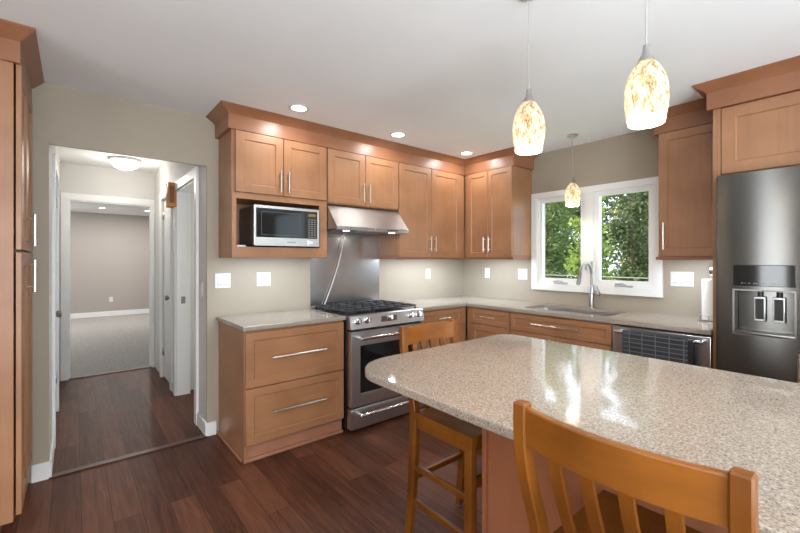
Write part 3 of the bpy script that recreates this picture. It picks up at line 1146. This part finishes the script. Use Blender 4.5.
# steel splash sheet behind the range
tag(B(-2.032, -1.272, -0.006, -0.0015, ZT + 0.001, 1.69).build('steel_backsplash', M['steelb']),
    'brushed steel backsplash sheet on the wall behind the range', 'backsplash')
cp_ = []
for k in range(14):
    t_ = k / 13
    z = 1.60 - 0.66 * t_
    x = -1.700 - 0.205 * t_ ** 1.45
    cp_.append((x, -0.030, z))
tag(MB().tube(cp_, 0.0045, 8).build('white_line', M['white']), 'thin white line running down the steel backsplash from the hood', 'cord')  # thin white tube curving down in front of the steel sheet

# ------------------------------------------------------------------ range hood
h = thing('range_hood', 'stainless under-cabinet range hood with sloped front over the range', 'range hood', (-1.6645, 0, 1.60), A_)
hw2 = 0.377
mb = MB()
prof = [(-0.008, 0.012), (-0.008, 0.226), (-0.325, 0.226), (-0.497, 0.034), (-0.503, 0.030), (-0.503, 0.004), (-0.49, 0.0), (-0.47, 0.012)]
mb.prism(prof, -hw2, hw2, 'x')
hb = mb.build('canopy', M['hoodsteel'], h)
B(-hw2 + 0.03, hw2 - 0.03, -0.455, -0.04, 0.003, 0.012).build('filter_panel', steel('hood_filter', (0.32, 0.32, 0.33), 0.35), h)
for x in (-0.262, 0.215):
    lm = MB().lathe([(0.036, 0.012), (0.036, 0.0), (0.030, -0.002)], (x, -0.472 + 0.02, 0), 18)
    l_ = lm.build('lamp', M['chrome'], h)
    MB().lathe([(0.029, 0.001), (0.026, -0.004), (0.001, -0.005)], (x, -0.472 + 0.02, 0), 18).build('lamp_lens', M['lens'], l_)
    light('hood_lamp_light', 'AREA', (x, -0.452, -0.009), (0, 0, 0), 0.3, (1, 0.95, 0.86), 0.06, shape='DISK', parent=h)
bt = MB()
for k in range(6):
    bt.box(0.125 + k * 0.021, 0.125 + k * 0.021 + 0.015, -0.5055, -0.5025, 0.011, 0.024, 0.001)
bt.build('button', M['black'], h, smooth=False)
B(0.0, 0.011, -0.5052, -0.5025, 0.005, 0.029, 0.001).build('badge', M['chrome'], h)
B(0.018, 0.105, -0.5040, -0.5025, 0.015, 0.020).build('hood_print', M['darknickel'], h)

# ------------------------------------------------------------------ microwave in its niche
m = thing('microwave', 'stainless countertop microwave with dark window in the cabinet niche', 'microwave', (-2.393, 0, 1.449), A_)
mw = 0.261
B(-mw, mw, -0.335, -0.03, 0.012, 0.308, 0.006, 2).build('body', M['mwside'], m)
for sx in (-1, 1):
    for y in (-0.30, -0.07):
        pass
fr = frame4(-mw, mw, 0.012, 0.313, -0.372, -0.335, 0.016, 0.016, 0.020, 0.062)
bmesh.ops.recalc_face_normals(fr.bm, faces=fr.bm.faces[:])
ed = [e for e in fr.bm.edges if len(e.link_faces) == 2 and e.link_faces[0].normal.dot(e.link_faces[1].normal) < 0.3]
bmesh.ops.bevel(fr.bm, geom=ed, offset=0.003, segments=2, affect='EDGES')
fr.build('front_frame', M['steel'], m)
dw = B(-mw + 0.0165, 0.150, -0.369, -0.337, 0.075, 0.2925).build('door_glass', M['blackgloss'], m)
frame4(-0.208, 0.098, 0.092, 0.268, -0.3705, -0.3688, 0.003).build('window_border', plain('grey_border', (0.09, 0.09, 0.095), 0.3), dw, smooth=False)
kp = B(0.151, mw - 0.0165, -0.369, -0.337, 0.075, 0.2925).build('keypad', M['black'], m)
ks = MB()
for rr_ in range(9):
    for cc in range(3):
        ks.box(0.166 + cc * 0.024, 0.182 + cc * 0.024, -0.3698, -0.3688, 0.084 + rr_ * 0.0175, 0.091 + rr_ * 0.0175)
ks.build('keypad_print', M['keys'], kp, smooth=False)
B(0.166, 0.230, -0.3698, -0.3688, 0.252, 0.275).build('clock_display', emit('amber_display', (0.16, 0.12, 0.02), 0.12), kp)
B(-0.01, 0.06, -0.3735, -0.3718, 0.038, 0.046).build('badge_print', M['darknickel'], m)
B(0.16, 0.205, -0.376, -0.371, 0.026, 0.060, 0.003).build('open_button', M['chrome'], m)
for sx in (-0.2, 0.2):
    for y in (-0.30, -0.08):
        MB().lathe([(0.013, 0.0), (0.013, 0.014)], (sx, y, 0), 12).build('foot', M['black'], m)
tag(B(-2.762, -2.70, -0.332, -0.27, 1.4485, 1.462, 0.002).build('spacer_block', M['white']),
    'small white block on the niche shelf beside the microwave', 'spacer')

# ------------------------------------------------------------------ under-cabinet lights
for i, (x, y, rz, ln, zz_, lb) in enumerate(((-2.43, -0.275, 0, 0.64, 1.405, 'slim lit bar under the microwave cabinet'),
                                        (-0.80, -0.275, 0, 0.78, 1.40, 'slim lit bar under the tall corner cabinet on the range wall'),
                                        (-0.275, -0.68, -90, 0.50, 1.40, 'slim lit bar under the cabinet left of the window'),
                                        (-0.275, -2.49, -90, 0.34, 1.40, 'slim lit bar under the single cabinet right of the window'))):
    u = thing('undercabinet_light', lb, 'light', (x, y, zz_), R(rz))
    B(-ln / 2, ln / 2, -0.018, 0.018, -0.012, -0.0005, 0.002).build('housing', M['white'], u)
    B(-ln / 2 + 0.01, ln / 2 - 0.01, -0.012, 0.012, -0.0145, -0.0118).build('diffuser', M['strip'], u)
    light('undercabinet_glow', 'AREA', (0, 0, -0.017), (0, 0, 0), (5.8 if y < -2 else 5.4 if x > -1 else 3.7) * ln, (0.72, 0.86, 1.0), ln - 0.03, 0.05, parent=u)

# ------------------------------------------------------------------ outlets and switches


def plate(name, label, cat, loc, rz, gangs, kinds):
    o = thing(name, label, cat, loc, rz)
    w2 = 0.035 + 0.0225 * (gangs - 1)
    B(-w2, w2, -0.006, 0, -0.058, 0.058, 0.003, 2).build('cover_plate', M['white'], o)
    for g in range(gangs):
        gx = -0.0225 * (gangs - 1) + 0.045 * g
        if kinds[g] == 's':
            B(gx - 0.0165, gx + 0.0165, -0.0095, -0.005, -0.034, 0.034, 0.0015).build('rocker_switch', M['white'], o)
            B(gx - 0.0165, gx + 0.0165, -0.0098, -0.006, -0.034, -0.028).build('switch_gap', M['offwhite'], o)
        else:
            B(gx - 0.0165, gx + 0.0165, -0.0085, -0.005, -0.034, 0.034, 0.0015).build('receptacle', M['white'], o)
            sl = MB()
            for z in (-0.018, 0.018):
                for dx in (-0.006, 0.006):
                    sl.box(gx + dx - 0.0012, gx + dx + 0.0012, -0.0089, -0.0083, z - 0.004, z + 0.005)
            sl.build('slot', M['black'], o, smooth=False)
    return o


plate('light_switch', 'double rocker switch on the wall above the left countertop', 'switch', (-2.77, 0, 1.19), A_, 2, 'ss')
plate('wall_outlet', 'double outlet on the wall between the left switch and the steel backsplash', 'outlet', (-2.452, 0, 1.19), A_, 2, 'oo')
plate('wall_outlet', 'single wall outlet on the range wall between the hood and the corner', 'outlet', (-0.585, 0, 1.19), A_, 1, 'o')
plate('wall_outlet', 'single wall outlet left of the window, nearest the corner', 'outlet', (0, -0.388, 1.198), B_, 1, 'o')
plate('light_switch', 'double rocker switch right beside the left edge of the window casing', 'switch', (0, -0.872, 1.198), B_, 2, 'ss')
plate('light_switch', 'wide triple plate of rockers and outlet right of the window', 'switch', (0, -2.352, 1.2), B_, 3, 'sso')
plate('light_switch', 'narrow white switch on the hallway side of the opening', 'switch', (HX1, 0.15, 1.12), B_, 1, 's')
plate('wall_outlet', 'white outlet low on the far wall of the carpeted room', 'outlet', (-2.98, 8.6, 0.40), A_, 1, 'o')

# ------------------------------------------------------------------ pantry at the far left (front faces +x)
P = thing('pantry_cabinet', 'tall maple pantry cabinet at the left edge of the room', 'cabinet', (-4.46, -0.01, 0), R(90))
# local x -> +y, local -y -> +x ; local x from -0.67 to 0
pf = -(4.46 - 3.872)
B(-0.672, 0, pf, 0, 0.11, 2.305, 0.002).build('body', M['cab'], P)
B(-0.65, 0, pf + 0.06, 0, 0, 0.11).build('toe_kick', M['toe'], P)
for x0, x1, hh in ((-0.664, -0.338, True), (-0.334, -0.008, False)):
    for z0, z1, hz in ((1.405, 2.29, 1.515), (0.135, 1.39, 1.27)):
        door(P, x0, x1, z0, z1, pf - 0.027, (x1 - 0.06) if hh else None, hz, 0.17, st=0.062)
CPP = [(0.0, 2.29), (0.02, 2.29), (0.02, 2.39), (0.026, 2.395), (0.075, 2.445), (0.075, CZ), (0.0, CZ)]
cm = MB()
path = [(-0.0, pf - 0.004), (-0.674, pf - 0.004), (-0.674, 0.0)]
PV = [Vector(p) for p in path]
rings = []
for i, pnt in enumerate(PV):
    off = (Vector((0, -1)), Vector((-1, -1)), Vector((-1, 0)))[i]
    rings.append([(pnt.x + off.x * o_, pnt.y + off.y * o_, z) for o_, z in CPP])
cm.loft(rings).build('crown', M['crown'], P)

# ------------------------------------------------------------------ island
isl = thing('kitchen_island', 'maple kitchen island base under the large stone worktop', 'island', (-2.04, -2.31, 0))
xb0, xb1, yb1, yb0 = -2.385 + 2.04, -1.74 + 2.04, 0.0, -1.55
B(xb0 + 0.004, xb1, yb0, -0.018, 0.0, 0.883, 0.002).build('body', M['island'], isl)
B(xb0 - 0.012, xb1 + 0.004, -0.018, 0.0, 0.0, 0.883, 0.0015).build('end_panel', M['island'], isl)
for k in range(3):
    a = yb0 + 0.02 + k * 0.505
    dd_ = MB().shaker(a, a + 0.495, 0.12, 0.865, -0.02, 0.02).build('door', M['cab'], isl, loc=(xb1, 0, 0), rot=(0, 0, R(90)))
    bar_handle(dd_, a + 0.05, 0.77, 0.155, -0.02)


def corner(cx, cy, r, a0, a1, n=10):
    return [(cx + r * math.cos(R(a0 + (a1 - a0) * k / n)), cy + r * math.sin(R(a0 + (a1 - a0) * k / n))) for k in range(n + 1)]


X0, X1, Y0, Y1 = -2.79, -1.685, -3.93, -1.893
out = corner(X1 - 0.10, Y1 - 0.10, 0.10, 0, 90) + corner(X0 + 0.22, Y1 - 0.22, 0.22, 90, 180, 14) + corner(X0 + 0.10, Y0 + 0.10, 0.10, 180, 270) + corner(X1 - 0.10, Y0 + 0.10, 0.10, 270, 360)
cxm, cym = (X0 + X1) / 2, (Y0 + Y1) / 2


def inset(poly, d):
    n = len(poly)
    res = []
    for i in range(n):
        a, b_, c_ = Vector(poly[i - 1]), Vector(poly[i]), Vector(poly[(i + 1) % n])
        t_ = ((b_ - a).normalized() + (c_ - b_).normalized()).normalized()
        res.append((b_.x - t_.y * d, b_.y + t_.x * d))
    return res


mb = MB()
mb.loft([[(x, y, z) for x, y in inset(out, d)] for d, z in ((0.004, ZT - 0.031), (0.0, ZT - 0.027), (0.0, ZT - 0.006), (0.002, ZT - 0.002), (0.006, ZT))])
tag(mb.build('island_worktop', M['quartz']), 'large polished speckled stone island worktop with rounded corners', 'countertop')

# ------------------------------------------------------------------ counter stools


def side_poly(center, dep):
    """polygon in (y,z) around a centre line given as (rear y, z)"""
    rear = [(y, z) for y, z in center]
    front = [(y - d_, z) for (y, z), d_ in zip(center, dep)]
    return rear + front[::-1]


def smooth_curve(pts, n=4):
    out_ = []
    P_ = [pts[0]] + list(pts) + [pts[-1]]
    for i in range(1, len(P_) - 2):
        p0, p1, p2, p3 = P_[i - 1], P_[i], P_[i + 1], P_[i + 2]
        for k in range(n):
            t_ = k / n
            q = []
            for j in range(len(p0)):
                q.append(0.5 * ((2 * p1[j]) + (-p0[j] + p2[j]) * t_ + (2 * p0[j] - 5 * p1[j] + 4 * p2[j] - p3[j]) * t_ * t_ + (-p0[j] + 3 * p1[j] - 3 * p2[j] + p3[j]) * t_ ** 3))
            out_.append(tuple(q))
    out_.append(tuple(pts[-1]))
    return out_


def make_stool(hwid):
    s = thing('counter_stool', '', 'stool')
    # rear legs carry on up as the back posts
    cl = smooth_curve([(0.205, 0.012, 0.036), (0.185, 0.20, 0.04), (0.170, 0.42, 0.044), (0.167, 0.60, 0.046), (0.184, 0.70, 0.042), (0.217, 0.80, 0.037), (0.241, 0.89, 0.034), (0.248, 0.96, 0.032), (0.248, 1.018, 0.032)], 5)
    for sx in (-1, 1):
        xa, xb = sorted((sx * hwid, sx * (hwid - 0.034)))
        mb = MB()
        rings = []
        for y, z, d_ in cl:
            e_ = 0.004
            rings.append([(xa, y - e_, z), (xa + e_, y, z), (xb - e_, y, z), (xb, y - e_, z), (xb, y - d_ + e_, z), (xb - e_, y - d_, z), (xa + e_, y - d_, z), (xa, y - d_ + e_, z)])
        y, z, d_ = cl[-1]
        rings.append([(min(max(px, xa + 0.004), xb - 0.004), min(max(py, y - d_ + 0.004), y - 0.004), z + 0.004) for px, py, pz in rings[-1]])
        mb.loft(rings)
        lg = mb.build('leg', M['stool'], s)
        MB().lathe([(0.011, 0.0), (0.013, 0.004), (0.011, 0.013)], (sx * (hwid - 0.017), 0.187, 0), 12).build('glide', M['nickel'], lg)
    for sx in (-1, 1):
        xa, xb = sorted((sx * hwid, sx * (hwid - 0.038)))
        lg = B(xa, xb, -0.232, -0.192, 0.012, 0.595, 0.003, 2).build('leg', M['stool'], s)
        MB().lathe([(0.011, 0.0), (0.013, 0.004), (0.011, 0.013)], (sx * (hwid - 0.019), -0.212, 0), 12).build('glide', M['nickel'], lg)
    # scooped seat
    mb = MB()
    nx, ny = 16, 14
    sw = hwid + 0.002
    yA, yB = -0.240, 0.122

    def ztop(x, y):
        u = x / sw
        v = (y - yA) / (yB - yA)
        scoop = 0.014 * max(0, 1 - (abs(abs(u) - 0.42) / 0.42) ** 2) * math.sin(PI * min(1, max(0, v)) ** 0.8)
        return 0.626 - scoop
    xsn = [-sw + 2 * sw * i / nx for i in range(nx + 1)]
    rings = []
    for j in range(ny + 1):
        y = yA + (yB - yA) * j / ny
        rings.append([(x, y, ztop(x, y)) for x in xsn] + [(x, y, 0.594) for x in xsn[::-1]])
    mb.loft(rings)
    mb.build('seat', M['stoolx'], s)
    # seat rails
    for sx in (-1, 1):
        xa, xb = sorted((sx * (hwid - 0.004), sx * (hwid - 0.026)))
        B(xa, xb, -0.195, 0.125, 0.553, 0.596, 0.002).build('seat_rail', M['stool'], s)
    B(-hwid + 0.036, hwid - 0.036, -0.226, -0.204, 0.553, 0.596, 0.002).build('seat_rail', M['stoolx'], s)
    B(-hwid + 0.033, hwid - 0.033, 0.128, 0.150, 0.565, 0.62, 0.002).build('seat_rail', M['stoolx'], s)
    # stretchers
    for sx in (-1, 1):
        xc = sx * (hwid - 0.018)
        for z, dy in ((0.355, 0.13), (0.185, 0.148)):
            B(xc - 0.010, xc + 0.010, -0.195, dy + 0.005, z - 0.014, z + 0.014, 0.003).build('stretcher', M['stool'], s)
    B(-hwid + 0.036, hwid - 0.036, -0.225, -0.200, 0.395, 0.435, 0.003).build('stretcher', M['stoolx'], s)
    B(-hwid + 0.033, hwid - 0.033, 0.142, 0.164, 0.285, 0.313, 0.003).build('stretcher', M['stoolx'], s)
    # curved crest rail bowed to the rear

    def back_y(z):
        for (y0_, z0_, d0), (y1_, z1_, d1) in zip(cl[:-1], cl[1:]):
            if z0_ <= z <= z1_:
                return y0_ + (y1_ - y0_) * (z - z0_) / (z1_ - z0_)
        return cl[-1][0]
    n = 18
    rings = []
    zt_, zb_ = 1.012, 0.926
    hx = hwid - 0.033
    for i in range(n + 1):
        u = -1 + 2 * i / n
        x = hx * u
        bow = 0.030 * (1 - u * u)
        yt, yb_ = back_y(zt_) - 0.006 + bow, back_y(zb_) - 0.008 + bow
        rise = 0.000
        rings.append([(x, yb_, zb_), (x, yt, zt_ + rise - 0.003), (x, yt - 0.003, zt_ + rise), (x, yt - 0.018, zt_ + rise), (x, yt - 0.021, zt_ + rise - 0.003), (x, yb_ - 0.021, zb_)])
    MB().loft(rings).build('top_rail', M['stoolx'], s)
    # four slats
    for k in range(4):
        x = (k - 1.5) * hx * 0.4
        u = x / hx
        bow = 0.030 * (1 - u * u)
        rings = []
        for i in range(11):
            z = 0.605 + (0.93 - 0.605) * i / 10
            f_ = (i / 10) ** 1.3
            y = back_y(z) - 0.018 + bow * f_ - (1 - f_) * 0.008
            hwd = 0.0135
            rings.append([(x - hwd, y + 0.006, z), (x + hwd, y + 0.006, z), (x + hwd, y - 0.006, z), (x - hwd, y - 0.006, z)])
        MB().loft(rings).build('slat', M['stool'], s)
    return s


s1 = make_stool(0.196)
s1['label'] = 'wooden slat-back stool tucked under the island end, facing away from the range'
s1.location = (-2.226, -2.042, 0)
s2 = make_stool(0.222)
s2['label'] = 'nearest wooden slat-back stool, its curved back against the island side'
s2.location = (-2.622, -3.020, 0)
s2.rotation_euler = (0, 0, R(90))
for s in (s1, s2):
    s['group'] = 'counter stools at the island'

# ------------------------------------------------------------------ paper towel holder
p = thing('paper_towel_holder', 'paper towel roll on a metal stand beside the refrigerator panel', 'paper towel holder', (-0.21, -2.592, ZT))
mb = MB()
mb.lathe([(0.076, 0.0), (0.076, 0.006), (0.002, 0.007)], n=28)
mb.tube([(0, 0, 0.005), (0, 0, 0.345)], 0.006, 10)
mb.build('base', M['nickel'], p)
rg = MB()
ringpts = [(0.08 * math.cos(2 * PI * k / 28), 0.08 * math.sin(2 * PI * k / 28), 0.045) for k in range(29)]
rg.tube(ringpts, 0.003, 8)
for k in range(0, 28, 7):
    rg.tube([(ringpts[k][0] * 0.97, ringpts[k][1] * 0.97, 0.003), ringpts[k]], 0.003, 8)
rg.build('ring', M['nickel'], p)
MB().lathe([(0.019, 0.012), (0.058, 0.012), (0.058, 0.30), (0.019, 0.30)], n=28).build('paper_roll', M['paper'], p)
MB().lathe([(0.014, 0.33), (0.020, 0.34), (0.020, 0.375), (0.013, 0.385), (0.001, 0.386)], n=16).build('finial', M['chrome'], p)

# ------------------------------------------------------------------ ceiling lights


def recessed(x, y, z, label, lens, power, group='recessed ceiling downlights'):
    o = thing('recessed_light', label, 'light', (x, y, z), 0, group)
    MB().lathe([(0.050, -0.003), (0.058, -0.007), (0.075, -0.004), (0.076, -0.0005), (0.050, -0.0005)], n=28).build('trim_ring', M['white'], o)
    MB().lathe([(0.0515, -0.0025), (0.0515, -0.0045), (0.001, -0.0045)], n=28).build('lens', lens, o)
    light('downlight', 'AREA', (0, 0, -0.012), (0, 0, 0), power, (1, 0.975, 0.93), 0.10, shape='DISK', parent=o)
    return o


recessed(-2.424, -0.63, CZ, 'recessed ceiling light above the microwave cabinet', M['lens'], 2.6)
recessed(-1.503, -0.615, CZ, 'recessed ceiling light above the tall cabinet right of the hood', M['lens'], 2.6)
recessed(-0.594, -0.60, CZ, 'recessed ceiling light in the corner above both cabinet runs', M['lens'], 2.6)
recessed(-3.202, 7.3, 2.44, 'left recessed light on the ceiling of the carpeted room', M['lensfar'], 14, 'downlights of the carpeted room')
recessed(-2.40, 7.3, 2.44, 'right recessed light on the ceiling of the carpeted room', M['lensfar'], 14, 'downlights of the carpeted room')
for x, y, lb in ((-5.2, -3.2, 'unseen added recessed light at the left side of the dining area'), (-2.2, -5.0, 'unseen added recessed light beyond the near end of the island'),
                 (-5.2, -5.6, 'unseen added recessed light at the rear left of the dining area'), (-0.9, -4.6, 'unseen added recessed light in front of the refrigerator side')):
    recessed(x, y, CZ, lb, M['lens'], 9)  # unseen downlights around the camera, added as fill


def pendant(x, y, zb, label, power, group):
    o = thing('pendant_light', label, 'pendant light', (x, y, zb), 0, group)
    hc = CZ - zb
    MB().lathe([(0.001, hc - 0.028), (0.008, hc - 0.028), (0.014, hc - 0.022), (0.042, hc - 0.012), (0.046, hc - 0.006), (0.046, hc - 0.0005), (0.001, hc - 0.0005)], n=28).build('canopy', M['nickel'], o)
    MB().tube([(0, 0, 0.25), (0, 0, hc - 0.02)], 0.0018, 8).build('cord', M['cordgrey'], o)
    MB().lathe([(r_, z * 0.9) for r_, z in ((0.026, 0.222), (0.024, 0.232), (0.014, 0.252), (0.010, 0.268), (0.009, 0.285), (0.004, 0.288))], n=20).build('cap', M['faucet'], o)
    prof = [(0.0525, 0.0), (0.0565, 0.022), (0.0615, 0.05), (0.0648, 0.085), (0.0645, 0.115), (0.060, 0.15), (0.051, 0.18), (0.038, 0.207), (0.025, 0.224)]
    prof = [(r_, z * 0.9) for r_, z in prof]
    sh = MB().lathe(prof, n=36, cap=False)
    sh.build('shade', M['shade'], o)
    light('pendant_inner_light', 'POINT', (0, 0, 0.075), (0, 0, 0), 0.07, (1, 0.93, 0.80), 0.012, parent=o)
    MB().lathe([(0.0475, 0.020), (0.0475, 0.024), (0.001, 0.026)], n=24).build('bulb', M['bulb'], o)
    light('pendant_bulb_light', 'AREA', (0, 0, 0.016), (0, 0, 0), power * 0.6, (1, 0.93, 0.82), 0.09, shape='DISK', parent=o)
    return o


G = 'mottled glass pendants'
pendant(-2.245, -2.43, 1.799, 'mottled glass pendant over the far end of the island', 3, G)
pendant(-2.245, -2.872, 1.799, 'mottled glass pendant over the island, the larger looking and nearer one', 3, G)
pendant(-0.33, -1.61, 1.826, 'mottled glass pendant hanging before the window above the sink', 2.5, G)

# flush dome in the hallway
o = thing('ceiling_light', 'white glass dome light on the hallway ceiling', 'light', (-3.235, 1.95, 2.44))
MB().lathe([(0.145, -0.0005), (0.148, -0.012), (0.138, -0.022), (0.130, -0.022)], n=32).build('rim', M['white'], o)
MB().lathe([(0.130, -0.020), (0.124, -0.055), (0.102, -0.088), (0.064, -0.108), (0.022, -0.117), (0.001, -0.118)], n=32, cap=False).build('glass_dome', M['dome'], o)
light('hall_light_glow', 'POINT', (0, 0, -0.21), (0, 0, 0), 4.0, (1, 0.94, 0.86), 0.08, parent=o)

# door chime box on the right wall of the hall
o = thing('door_chime', 'wooden door chime box high on the right hallway wall', 'door chime', (HX1, 1.30, 1.885), B_)
B(-0.005, 0.105, -0.068, 0, 0, 0.225, 0.003).build('box', M['chime'], o)
B(0.10, 0.112, -0.072, 0, -0.008, 0.233, 0.003).build('side_board', M['chime'], o)
B(-0.012, 0.0, -0.072, 0, -0.008, 0.233, 0.003).build('side_board', M['chime'], o)
B(0.012, 0.088, -0.075, -0.066, 0.03, 0.195, 0.003).box(0.1115, 0.1150, -0.060, -0.020, 0.03, 0.195, 0.001).build('inset_panel', wood('dark_oak_panel', (0.16, 0.05, 0.012), (0.22, 0.075, 0.02), 'z'), o)

# ------------------------------------------------------------------ outside the window
struct('ground_lawn', B(0.4, 30, -14, 22, -0.6, -0.45), M['lawn'])
fz = 1.0
o = thing('garden_fence', 'pale rail fence running across the garden beyond the window', 'fence', (4.0, 0, -0.45))
B(-0.02, 0.02, -4, 7, 1.466, 1.480).build('rail', M['railpaint'], o)
B(-0.02, 0.02, -4, 7, 0.85, 0.89).build('rail', M['railpaint'], o)
for y in (-3.9, -2.1, 3.2, 5.0, 6.9):
    B(-0.04, 0.04, y - 0.04, y + 0.04, 0, 1.50).build('post', M['railpaint'], o)

rng = np.random.default_rng(5)


def leaves(name, m, parent, blobs, n, size):
    """many small folded leaves scattered in ellipsoid blobs"""
    vol = np.array([b_[3] * b_[4] * b_[5] for b_ in blobs]) ** 0.75
    cnt = (vol / vol.sum() * n).astype(int)
    C_ = []
    for (bx, by, bz, rx, ry, rz_), k in zip(blobs, cnt):
        d_ = rng.normal(size=(k, 3))
        d_ /= np.linalg.norm(d_, axis=1)[:, None]
        rad = rng.random(k) ** 0.45
        C_.append(np.array([bx, by, bz]) + d_ * rad[:, None] * np.array([rx, ry, rz_]))
    C_ = np.concatenate(C_)
    k = len(C_)
    t_ = rng.normal(size=(k, 3)) * np.array([1, 1, 0.7])
    t_ /= np.linalg.norm(t_, axis=1)[:, None]
    q = rng.normal(size=(k, 3))
    nrm = np.cross(t_, q)
    nrm /= np.linalg.norm(nrm, axis=1)[:, None]
    s_ = np.cross(nrm, t_)
    sz = size * (0.6 + 0.8 * rng.random(k))[:, None]
    V_ = np.stack([C_ - t_ * sz * 0.5, C_ + s_ * sz * 0.27 + nrm * sz * 0.06, C_ + t_ * sz * 0.5, C_ - s_ * sz * 0.27 + nrm * sz * 0.06], 1).reshape(-1, 3)
    F_ = np.arange(4 * k).reshape(k, 4)
    me = bpy.data.meshes.new(name)
    me.from_pydata(V_.tolist(), [], F_.tolist())
    me.materials.append(m)
    o_ = bpy.data.objects.new(name, me)
    COL.objects.link(o_)
    o_.parent = parent
    return o_


def tree(label, x, y, h, rad, z0, n, size, lm, tr=0.12):
    o_ = thing('garden_tree', label, 'tree', (x, y, -0.45), 0, 'trees behind the window')
    tb = MB()
    px = rng.normal(size=2) * 0.12
    tb.tube([(0, 0, 0), (px[0] * 0.5, px[1] * 0.5, h * 0.3), (px[0], px[1], h * 0.62), (px[0] * 1.4, px[1], h * 0.92)], [tr, tr * 0.85, tr * 0.5, tr * 0.12], 8)
    blobs = []
    for i in range(16):
        a = 2 * PI * i / 5.3 + rng.random()
        zz = z0 + (h - z0) * (0.04 + 0.94 * (i + rng.random()) / 16)
        taper = 1.0 - 0.55 * ((zz - z0) / (h - z0))
        rr_ = rad * taper * (0.3 + 0.55 * rng.random())
        bx, by = math.cos(a) * rr_, math.sin(a) * rr_
        tb.tube([(px[0] * 0.6, px[1] * 0.6, max(0.3, zz - 0.6)), (bx * 0.5, by * 0.5, zz - 0.15), (bx, by, zz)], [tr * 0.28, tr * 0.18, tr * 0.06], 6)
        br_ = rad * taper * (0.36 + 0.2 * rng.random())
        blobs.append((bx, by, zz, br_, br_, br_ * 0.75))
    blobs.append((0, 0, z0 + (h - z0) * 0.45, rad * 0.7, rad * 0.7, (h - z0) * 0.45))
    tb.build('trunk', M['bark'], o_)
    leaves('foliage', lm, o_, blobs, n, size)
    return o_


trees = [
    ('fresh green young tree close outside the left window sash', 5.0, 2.72, 4.4, 1.0, 3000, 0.105, 0, 0.06),
    ('bright young tree seen behind the mullion between both sashes', 5.0, 0.77, 3.2, 0.95, 2800, 0.10, 0, 0.05),
    ('small mid-green tree right of the right window sash', 5.1, -1.6, 4.2, 1.0, 2200, 0.11, 1, 0.06),
    ('small fresh green tree left of the left window sash', 5.2, 4.3, 4.4, 1.0, 2200, 0.11, 0, 0.06),
    ('mid-green tree with a bare trunk behind the left sash', 7.2, 3.2, 5.2, 1.2, 3600, 0.12, 1, 0.09),
    ('deep green tree filling the middle of the right sash', 7.2, 0.75, 5.6, 1.2, 4200, 0.115, 2, 0.08),
    ('deep green tree beside the fridge-side edge of the right sash', 7.4, -1.7, 5.4, 1.2, 3000, 0.12, 2, 0.08),
    ('mid-green tree at the corner-side edge of the left sash', 7.3, 5.7, 5.4, 1.2, 3200, 0.12, 0, 0.08),
    ('tall mid-green tree in the second row behind the mullion', 10.0, 4.7, 6.5, 1.5, 4600, 0.15, 1, 0.11),
    ('tall dark tree in the second row behind the right sash', 10.0, 1.7, 6.8, 1.5, 4800, 0.14, 2, 0.11),
    ('tall mid-green tree in the second row behind the left sash', 10.0, 7.7, 6.8, 1.5, 3600, 0.15, 1, 0.11),
    ('tall dark tree in the second row right of the right sash', 10.0, -1.3, 6.8, 1.5, 2600, 0.15, 2, 0.11),
    ('broad mid-green tree in the third row behind the left sash', 13.6, 6.7, 8.0, 2.0, 5600, 0.18, 1, 0.13),
    ('golden leaved tree in the third row behind the right sash', 13.6, 2.65, 8.0, 2.0, 5200, 0.18, 3, 0.13),
    ('broad dark tree in the third row, farthest left', 13.6, 10.8, 8.0, 2.0, 3000, 0.19, 2, 0.13),
    ('broad dark tree in the third row, farthest right', 13.6, -1.4, 8.0, 2.0, 2600, 0.19, 2, 0.13),
    ('broad dark tree at the very back behind both sashes', 18.0, 7.0, 9.5, 2.65, 7500, 0.24, 2, 0.15),
    ('broad dark tree at the very back behind the right sash', 18.0, 1.7, 9.5, 2.65, 5600, 0.24, 2, 0.15),
    ('broad mid-green tree at the very back left of the left sash', 18.0, 12.3, 9.5, 2.65, 5600, 0.24, 1, 0.15),
]
for lb, x, y, h_, ext, n, sz, li, tr in trees:
    tree(lb, x, y, h_, ext / 1.3, 0.45 if x < 6 else 0.05, n, sz, LEAF[li], tr)
